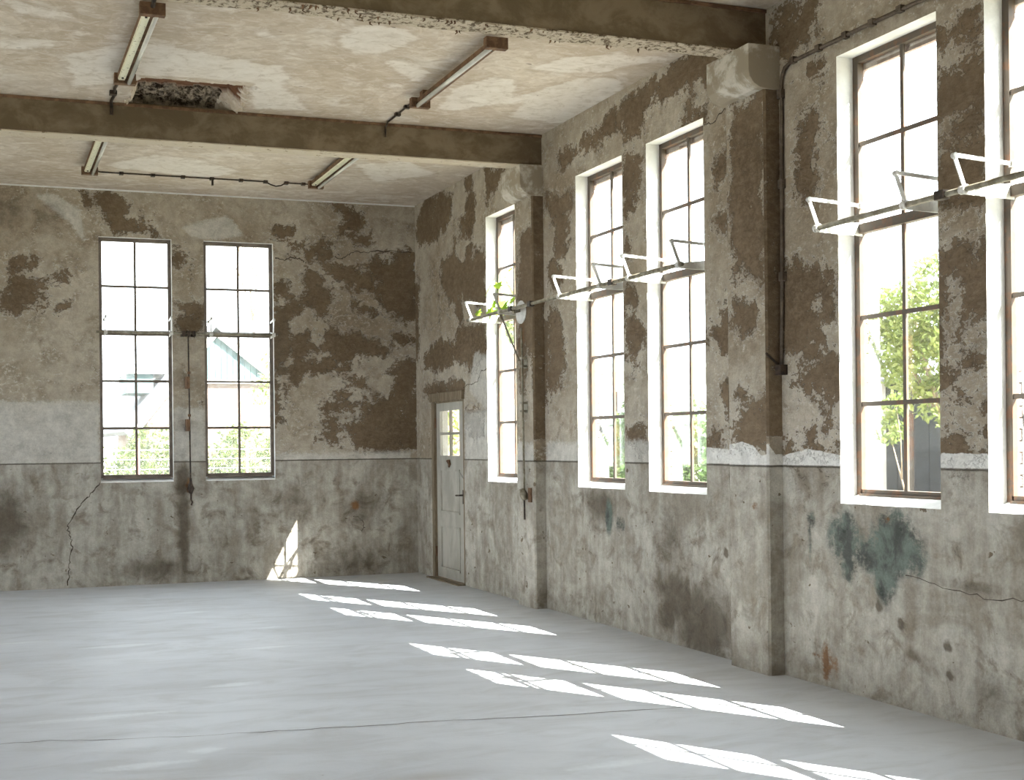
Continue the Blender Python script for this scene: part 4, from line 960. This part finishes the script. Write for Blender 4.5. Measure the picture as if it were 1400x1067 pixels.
# ------------------------------------------------------------------ fluorescent battens
def make_batten(L=1.62):
    d = {}
    d['mounting_channel'] = (MB().box((-0.06, -L / 2, -0.075), (0.06, L / 2, -0.035)).mesh('mounting_channel', M['rust']), None)
    d['cover_strip'] = (MB().prism([(-0.058, -0.075), (-0.052, -0.088), (-0.004, -0.088), (0.002, -0.075)], 1, -L / 2 + 0.03, L / 2 - 0.03).mesh('cover_strip', M['cream']), None)
    d['tube'] = (MB().tube([(0.030, -L / 2 + 0.02, -0.104), (0.030, L / 2 - 0.02, -0.104)], 0.0165, 10).mesh('tube', M['tube'], True), None)
    e = MB().box((-0.085, -0.028, -0.112), (0.085, 0.028, -0.03))
    d['end_cap'] = (e.mesh('end_cap', M['rust']), [(0, -L / 2, 0), (0, L / 2, 0)])
    d['ceiling_spacer'] = (MB().box((-0.03, -0.04, -0.036), (0.03, 0.04, 0.002)).mesh('ceiling_spacer', M['rust']), [(0, -L / 2 + 0.12, 0), (0, L / 2 - 0.12, 0)])
    d['bolt'] = (MB().tube([(0, 0, -0.085), (0, 0, -0.096)], 0.009, 8).mesh('bolt', M['dark_iron']), [(-0.028, -L / 2 + 0.10, 0), (-0.028, L / 2 - 0.10, 0)])
    return d
BAT = make_batten()
BAT_DARK = dict(BAT); BAT_DARK['cover_strip'] = (MB().prism([(-0.058, -0.075), (-0.052, -0.082), (-0.004, -0.082), (0.002, -0.075)], 1, -0.78, 0.78).mesh('cover_strip', M['rust']), None)
BAT_DARK['mounting_channel'] = (MB().box((-0.035, -0.81, -0.075), (0.05, 0.81, -0.04)).mesh('mounting_channel', M['rust']), None)
BAT_DARK['cover_strip'] = (MB().prism([(-0.02, -0.075), (-0.014, -0.082), (0.03, -0.082), (0.036, -0.075)], 1, -0.78, 0.78).mesh('cover_strip', M['rust']), None)
BAT_DARK['tube'] = (MB().tube([(-0.03, -0.79, -0.098), (-0.03, 0.79, -0.098)], 0.0185, 10).mesh('tube', M['tube'], True), None)
BAT_DARK['bolt'] = (BAT['bolt'][0], [(0.012, -0.7, 0.004), (0.012, 0.7, 0.004)])
for x, y, lab in ((-4.09, -5.385, 'cream and rust fluorescent batten ending at the ceiling hole'), (-1.6, -5.395, 'grey tube batten on the ceiling with a cable running to the beam'),
                  (-4.08, -2.02, 'short-looking rusty batten beyond the far beam at the cable start'), (-1.6, -1.99, 'batten beyond the far beam at the sagging end of the cable')):
    r_ = thing('fluorescent_batten', (x, y, H), lab, 'light fitting', 'fluorescent battens on the ceiling', keep_world=False)
    for nm, (me_, locs) in (BAT_DARK if x > -2 and y < -4 else BAT).items():
        for l in (locs or [(0, 0, 0)]): link(nm, me_, r_).location = l

# ------------------------------------------------------------------ cables and conduit
def cable(label, pts, r, clips, mat='dark_iron'):
    root = thing('cable', pts[0], label, 'cable')
    MB().tube(pts, r, 7).build('cable_run', M[mat], root)
    for c in clips: MB().box(*c).build('clip', M[mat], root)
    return root
ZC = H - 0.012
pts = [(-4.0, -0.98, ZC)] + [(-4.0 + 2.42 * k / 40, -0.93, ZC) for k in range(1, 41)]
for i, p in enumerate(pts):
    if -2.12 < p[0] < -1.88: pts[i] = (p[0], p[1] - 0.02, ZC - 0.05 * math.sin((p[0] + 2.12) / 0.24 * math.pi))
cable('clipped ceiling cable joining the two battens beyond the far beam', pts, 0.008,
      [((x - 0.022, -0.955, ZC - 0.018), (x + 0.022, -0.905, H + 0.001)) for x in (-3.72, -3.38, -3.05, -2.73, -2.40, -2.12, -1.88, -1.68)] + [((-2.735, -0.96, ZC - 0.08), (-2.715, -0.93, ZC))])
cable('short cable from the grey tube batten to the far beam', [(-1.6, -4.5575, H - 0.06), (-1.6, -4.45, ZC), (-1.6, -3.72, ZC), (-1.6, -3.655, ZC - 0.03), (-1.6, -3.652, ZC - 0.12)], 0.009,
      [((-1.625, y - 0.02, ZC - 0.016), (-1.575, y + 0.02, H + 0.001)) for y in (-4.25, -4.0)])
cable('kinked dark cable beside the ceiling hole dropping over the far beam', [(-4.13, -4.547, H - 0.06), (-4.13, -4.40, ZC), (-4.11, -4.25, ZC), (-4.12, -4.1, ZC), (-4.1, -3.9, ZC), (-4.11, -3.72, ZC), (-4.1, -3.655, ZC - 0.02), (-4.1, -3.65, ZC - 0.1)], 0.014,
      [((-4.15, y - 0.03, ZC - 0.02), (-4.09, y + 0.03, H + 0.001)) for y in (-4.33, -3.98)])
cable('old cable from the cream batten up to the near beam', [(-4.09, -6.223, H - 0.06), (-4.09, -6.35, ZC), (-4.1, -6.6, ZC), (-4.1, -7.0, ZC)], 0.016, [((-4.13, -6.4, ZC - 0.02), (-4.06, -6.34, H + 0.001))])
cp = [(-0.016, -7.36, 2.10), (-0.016, -7.375, 2.6), (-0.016, -7.385, 3.4), (-0.016, -7.39, 4.02), (-0.016, -7.40, 4.08), (-0.016, -7.43, 4.125), (-0.016, -7.49, 4.145), (-0.016, -8.2, 4.15), (-0.016, -8.7, 4.145), (-0.016, -11.0, 4.15)]
cond = cable('dark wall conduit climbing beside the broad pilaster and over the window', cp, 0.013,
      [((-0.034, y - 0.02, 4.13), (0.001, y + 0.02, 4.17)) for y in (-7.52, -7.78, -8.04, -8.28, -8.52, -8.85, -9.3, -9.7)] + [((-0.034, -7.405, z - 0.03), (0.001, -7.36, z + 0.03)) for z in (3.96, 3.35, 2.72)], 'conduit')
mb = MB(); mb.box((-0.06, -7.405, 2.05), (0.0, -7.345, 2.12)); mb.build('socket_box', M['dark_iron'], cond, bevel=0.004)
mb = MB(); mb.tube([(-0.03, -7.345, 2.12), (-0.09, -7.343, 2.17), (-0.125, -7.34, 2.20)], 0.008, 6); mb.build('cable_stub', M['dark_iron'], cond)

# ------------------------------------------------------------------ vine growing in through the window
def leaf_mesh(s):
    k = [(0, -0.5), (0.22, -0.42), (0.5, -0.30), (0.34, -0.06), (0.52, 0.22), (0.22, 0.16), (0, 0.62), (-0.22, 0.16), (-0.52, 0.22), (-0.34, -0.06), (-0.5, -0.30), (-0.22, -0.42)]
    v = [(0, 0, 0.03 * s)] + [(x * s, y * s, -0.10 * s * (x * x + y * y)) for x, y in k]
    n = len(k); v += [(x, y, z - 0.0015) for x, y, z in v]
    f = [(0, 1 + i, 1 + (i + 1) % n) for i in range(n)] + [(n + 1, n + 2 + (i + 1) % n, n + 2 + i) for i in range(n)] + [(1 + i, n + 2 + i, n + 2 + (i + 1) % n, 1 + (i + 1) % n) for i in range(n)]
    me_ = bpy.data.meshes.new('leaf'); me_.from_pydata(v, [], f); me_.materials.append(M['vine']); return me_
vine = thing('vine', (0.05, -2.6, 2.97), 'bright green vine sprig growing in over the window transom', 'plant')
stem = [(0.10, -2.33, 3.42), (0.07, -2.42, 3.25), (0.02, -2.36, 3.12), (0.03, -2.5, 3.0), (-0.03, -2.75, 2.99), (-0.02, -2.95, 3.04), (0.02, -3.02, 3.12)]
MB().tube(stem, 0.0035, 6).build('stem', M['leaf_b'], vine)
LM = [leaf_mesh(s) for s in (0.085, 0.11, 0.13)]
rv = random.Random(5)
for (y, z, x, k) in LEAVES:
    o = link('leaf', LM[k], vine)
    o.location = (x - 0.05, y + 2.6, z - 2.97)
    o.rotation_euler = (rv.uniform(0.6, 1.4), rv.uniform(-0.5, 0.5), rv.uniform(-1.9, -0.9))

# ------------------------------------------------------------------ outdoors
ground = tag(MB().box((-60, -60, -0.4), (70, 80, -0.12)).build('ground', M['grass']), 'rough grass around the building', 'ground', kind='structure')

def foliage(name, mat, parent, centres, n, size, seed):
    """a crown of single leaves, scattered in clumps"""
    rr = np.random.RandomState(seed)
    C_ = np.array([c[:3] for c in centres]); Rd = np.array([c[3] for c in centres]); W = Rd ** 2; W = W / W.sum()
    idx = rr.choice(len(C_), n, p=W)
    d = rr.normal(size=(n, 3)); d /= np.linalg.norm(d, axis=1)[:, None]
    p = C_[idx] + d * (Rd[idx] * rr.uniform(0.35, 1.0, n) ** 0.6)[:, None]
    a = rr.normal(size=(n, 3)); a /= np.linalg.norm(a, axis=1)[:, None]
    b = np.cross(a, rr.normal(size=(n, 3))); b /= np.linalg.norm(b, axis=1)[:, None]
    s = size * rr.uniform(0.6, 1.2, n)[:, None]
    V = np.stack([p - a * s, p + b * s * 0.45, p + a * s, p - b * s * 0.45], 1).reshape(-1, 3)
    F = np.arange(4 * n).reshape(-1, 4)
    me_ = bpy.data.meshes.new(name); me_.from_pydata(V.tolist(), [], F.tolist()); me_.materials.append(mat)
    return tag(link(name, me_, parent), kind='stuff')

def tree(loc, label, centres, mat, n, size, seed, trunk_r=0.07, name='tree', category='tree', group=None):
    root = thing(name, loc, label, category, group)
    top = Vector(centres[0][:3])
    tb = MB(); base = Vector(loc) + Vector((0, 0, -0.2))
    midp = base.lerp(top, 0.5) + Vector((0.08, 0.05, 0))
    tb.tube([base, midp, top], trunk_r, 7, [trunk_r, trunk_r * 0.8, trunk_r * 0.3])
    for c in centres[1:]:
        tb.tube([midp.lerp(top, 0.3), midp.lerp(Vector(c[:3]), 0.6) + Vector((0, 0, 0.1)), Vector(c[:3])], 0.02, 5, [trunk_r * 0.5, trunk_r * 0.3, trunk_r * 0.12])
    tb.build('trunk', M['bark'], root, smooth=True)
    foliage('foliage', mat, root, centres, n, size, seed)
    return root

# seen through the window above the green stain
tree((6.0, -3.0, -0.12), 'young yellow-green tree standing in front of the black shed', [(6.0, -1.9, 3.1, 0.55), (6.1, -1.5, 2.85, 0.5), (5.9, -2.1, 2.6, 0.5), (6.1, -2.5, 2.9, 0.5), (6.0, -1.3, 3.2, 0.4), (6.0, -2.4, 3.5, 0.45), (6.0, -2.3, 2.1, 0.35), (6.2, -1.35, 2.5, 0.25)], M['leaf_a'], 5200, 0.055, 1, 0.06)
tree((7.0, -0.9, -0.12), 'small sapling beside the black shed corner', [(7.0, -0.25, 1.75, 0.22), (7.0, -0.4, 2.1, 0.2)], M['leaf_a'], 320, 0.06, 2, 0.02, 'sapling')
shed = thing('shed', (11, 0.5, -0.12), 'black boarded garden shed with a pale corner post', 'shed')
MB().box((9.3, -3.2, -0.12), (13, 2.55, 2.55)).build('shed_wall', M['shed'], shed)
for k in range(16):
    MB().box((9.275, -3.2 + k * 0.36, -0.1), (9.305, -3.2 + k * 0.36 + 0.345, 2.52)).build('board', M['shed'], shed)
MB().box((9.2, 2.45, -0.12), (9.34, 2.75, 2.75)).build('corner_post', M['render'], shed)
MB().prism([(9.1, 2.55), (13.2, 2.55), (13.2, 2.7), (9.1, 2.62)], 1, -3.4, 2.7).build('shed_roof', M['roof'], shed)

# through the pair of windows further on
for i, (c, n_, lab) in enumerate((
    ((7.3, 5.7, 1.8), 2600, 'rounded green bush nearest the black shed'),
    ((8.2, 8.0, 2.3), 2600, 'taller green bush beside the rounded one'),
    ((9.0, 10.6, 1.3), 1800, 'low green bush in front of the pale house'),
    ((8.2, 15.5, 4.9), 2600, 'pale spreading tree behind the bushes'))):
    x, y, z = c
    big = i == 3
    cs = [(x, y, z, 0.75), (x + 0.1, y - 0.45, z - 0.5, 0.65), (x - 0.1, y + 0.45, z - 0.6, 0.65), (x, y - 0.2, z - 1.0, 0.75), (x, y + 0.3, z + 0.5, 0.5)]
    if big: cs = [(a_, b_ * 1.0, c_ , r_ * 1.5) for a_, b_, c_, r_ in cs]
    tree((x, y, -0.12), lab, cs, M['leaf_a'] if big else M['leaf_b'], n_, 0.10 if not big else 0.12, 10 + i, 0.09, 'tree' if big else 'bush', 'tree' if big else 'bush')
hs = thing('house', (13, 19, -0.12), 'pale rendered house with a dark opening behind the bushes', 'house')
MB().box((10.2, 11.5, -0.12), (15, 24, 3.4)).build('wall', M['render'], hs)
MB().box((10.0, 11.2, 3.4), (15.2, 24.3, 3.6)).build('roof', M['trim'], hs)
wn = MB().box((10.17, 13.2, 1.7), (10.25, 14.5, 2.9)).build('window', M['shed'], hs)
MB().box((10.15, 13.82, 1.7), (10.19, 13.88, 2.9)).build('glazing_bar', M['trim'], wn)
MB().box((10.17, 12.0, -0.1), (10.25, 12.9, 1.2)).build('door', M['shed'], hs)
pc = thing('porch', (0.8, -1.0, -0.12), 'brick porch added outside the corner door to block the sun, seen past the vine window', 'porch')  # porch added to keep direct sun off the door panes
MB().box((0.208, -1.78, -0.12), (1.35, -1.66, 2.62)).build('side_wall', M['house_brick'], pc)
MB().box((1.25, -0.42, -0.12), (1.35, -0.32, 2.62)).build('post', M['trim'], pc)
MB().box((0.208, -1.88, 2.62), (1.45, -0.20, 2.72)).build('sun_block_roof', M['trim'], pc)  # added roof, stops sunlight reaching the back wall through the door
gw = thing('garden_wall', (6.5, 12, -0.12), 'faded brick garden wall seen past the vine window', 'wall')
MB().box((4.6, 12.0, -0.12), (8.5, 12.25, 3.0)).build('wall_body', M['house_brick'], gw)
MB().box((4.55, 11.95, 3.0), (8.55, 12.3, 3.08)).build('coping', M['trim'], gw)
tree((4.2, 9.5, -0.12), 'thin yellow-green shrub before the brick garden wall', [(4.2, 9.5, 2.6, 0.6), (4.5, 9.2, 2.0, 0.5), (4.0, 9.8, 1.4, 0.6)], M['leaf_a'], 520, 0.08, 31, 0.03, 'shrub', 'shrub')

# behind the end wall
house = thing('house', (0.4, 18, -0.12), 'gabled brick house with white bargeboards and teal gable boarding', 'house')
Yg = 16.0
AP, EL, ER = (0.45, 4.60), (-1.75, 1.92), (3.6, 2.15)
MB().prism([(-1.25, -0.12), (3.1, -0.12), (3.1, 2.5), AP, (-1.25, 2.5)], 1, Yg + 0.1, Yg + 7).build('wall', M['house_brick'], house)
tb = [(x / 10, max(3.28, 0)) for x in range(0)]
for k in range(15):
    x0 = -0.6 + k * 0.15
    zt = lambda x: (AP[1] + (x - AP[0]) * 1.22 if x < AP[0] else AP[1] - (x - AP[0]) * 0.78) - 0.10
    z0_, z1_ = zt(x0), zt(x0 + 0.14)
    if min(z0_, z1_) > 3.3: MB().prism([(x0, 3.28), (x0 + 0.14, 3.28), (x0 + 0.14, z1_), (x0, z0_)], 1, Yg + 0.06, Yg + 0.12).build('gable_board', M['teal'], house)
MB().box((-0.7, Yg + 0.0, 3.2), (2.0, Yg + 0.09, 3.29)).build('rail', M['trim'], house)
for (e, nm) in ((EL, 'bargeboard'), (ER, 'bargeboard')):
    d = Vector((e[0] - AP[0], 0, e[1] - AP[1])).normalized(); nn = Vector((d.z, 0, -d.x)); nn = nn if nn.z < 0 else -nn
    A_, E_ = Vector((AP[0], 0, AP[1])), Vector((e[0], 0, e[1]))
    q = [A_, E_, E_ + nn * 0.16, A_ + nn * 0.16]
    MB().prism([(p.x, p.z) for p in q], 1, Yg - 0.05, Yg + 0.02).build(nm, M['trim'], house)
    q = [A_ - nn * 0.14, E_ - nn * 0.14, E_, A_]
    MB().prism([(p.x, p.z) for p in q], 1, Yg - 0.1, Yg + 7.2).build('roof_slope', M['roof'], house)
dm = MB().box((-1.62, Yg + 1.2, 3.0), (-0.95, Yg + 3, 3.5)).build('dormer', M['teal'], house)
MB().box((-1.7, Yg + 1.1, 3.5), (-0.6, Yg + 3.1, 3.66)).build('dormer_roof', M['trim'], dm)
fence = thing('fence', (-1.3, 7.4, -0.12), 'wire mesh garden fence behind the end wall windows', 'fence')
for x in (-3.6, -2.55, -1.5, -0.6, 0.4):
    tag(MB().tube([(x, 7.4, -0.2), (x, 7.4, 1.72)], 0.03, 8).build('post', M['pink'], fence), 'faded pink fence post')
for k in range(9): MB().tube([(-4.6, 7.4, 0.2 + k * 0.17), (1.4, 7.4, 0.2 + k * 0.17)], 0.004, 5).build('wire', M['wire'], fence)
for k in range(7):
    x = -4.3 + k * 0.95
    yb = 9.2 + (k % 2) * 0.5
    tree((x, yb, -0.12), 'loose garden hedge bush growing behind the wire fence', [(x, yb, 1.25, 0.44), (x + 0.03, yb - 0.1, 0.75, 0.43), (x - 0.02, yb + 0.1, 0.4, 0.44), (x + 0.1, yb, 1.75, 0.26)], M['leaf_c'], 1500, 0.06, 50 + k, 0.03, 'bush', 'bush', 'hedge bushes behind the wire fence')
tree((1.7, 13.5, -0.12), 'sparse yellow-green tree beside the gabled house', [(1.7, 13.5, 3.3, 0.7), (2.1, 13.4, 2.6, 0.7), (1.2, 13.6, 2.9, 0.45), (1.9, 13.5, 4.0, 0.5)], M['leaf_a'], 900, 0.07, 71, 0.04)
tree((-1.2, 12.2, -0.12), 'broad mixed hedge between the wire fence and the gabled house', [(-1.2, 12.2, 1.2, 0.7)] + [(-4.6 + 0.62 * k, 12.2 + 0.3 * (k % 2), 0.5 + 0.75 * (k % 3) * 0.62, 0.75) for k in range(13)], M['leaf_c'], 9000, 0.07, 91, 0.05, 'hedge', 'hedge')
bt = thing('bare_tree', (3.4, 24, -0.12), 'bare branching tree rising behind the gabled house', 'tree')
mb = MB(); rb = random.Random(3)
def branch(p, d, L, r, depth):
    q = p + d * L; mb.tube([p, p.lerp(q, 0.5) + Vector((rb.uniform(-.1, .1), 0, rb.uniform(-.1, .1))) * L * 0.5, q], r, 5, [r, r * 0.8, r * 0.6])
    if depth:
        for _ in range(3):
            branch(q, (d + Vector((rb.uniform(-.7, .7), rb.uniform(-.4, .4), rb.uniform(-.1, .5)))).normalized(), L * rb.uniform(0.6, 0.8), r * 0.55, depth - 1)
branch(Vector((3.4, 24, -0.2)), Vector((0.02, 0, 1)), 3.6, 0.12, 4)
mb.build('branches', M['bark'], bt)
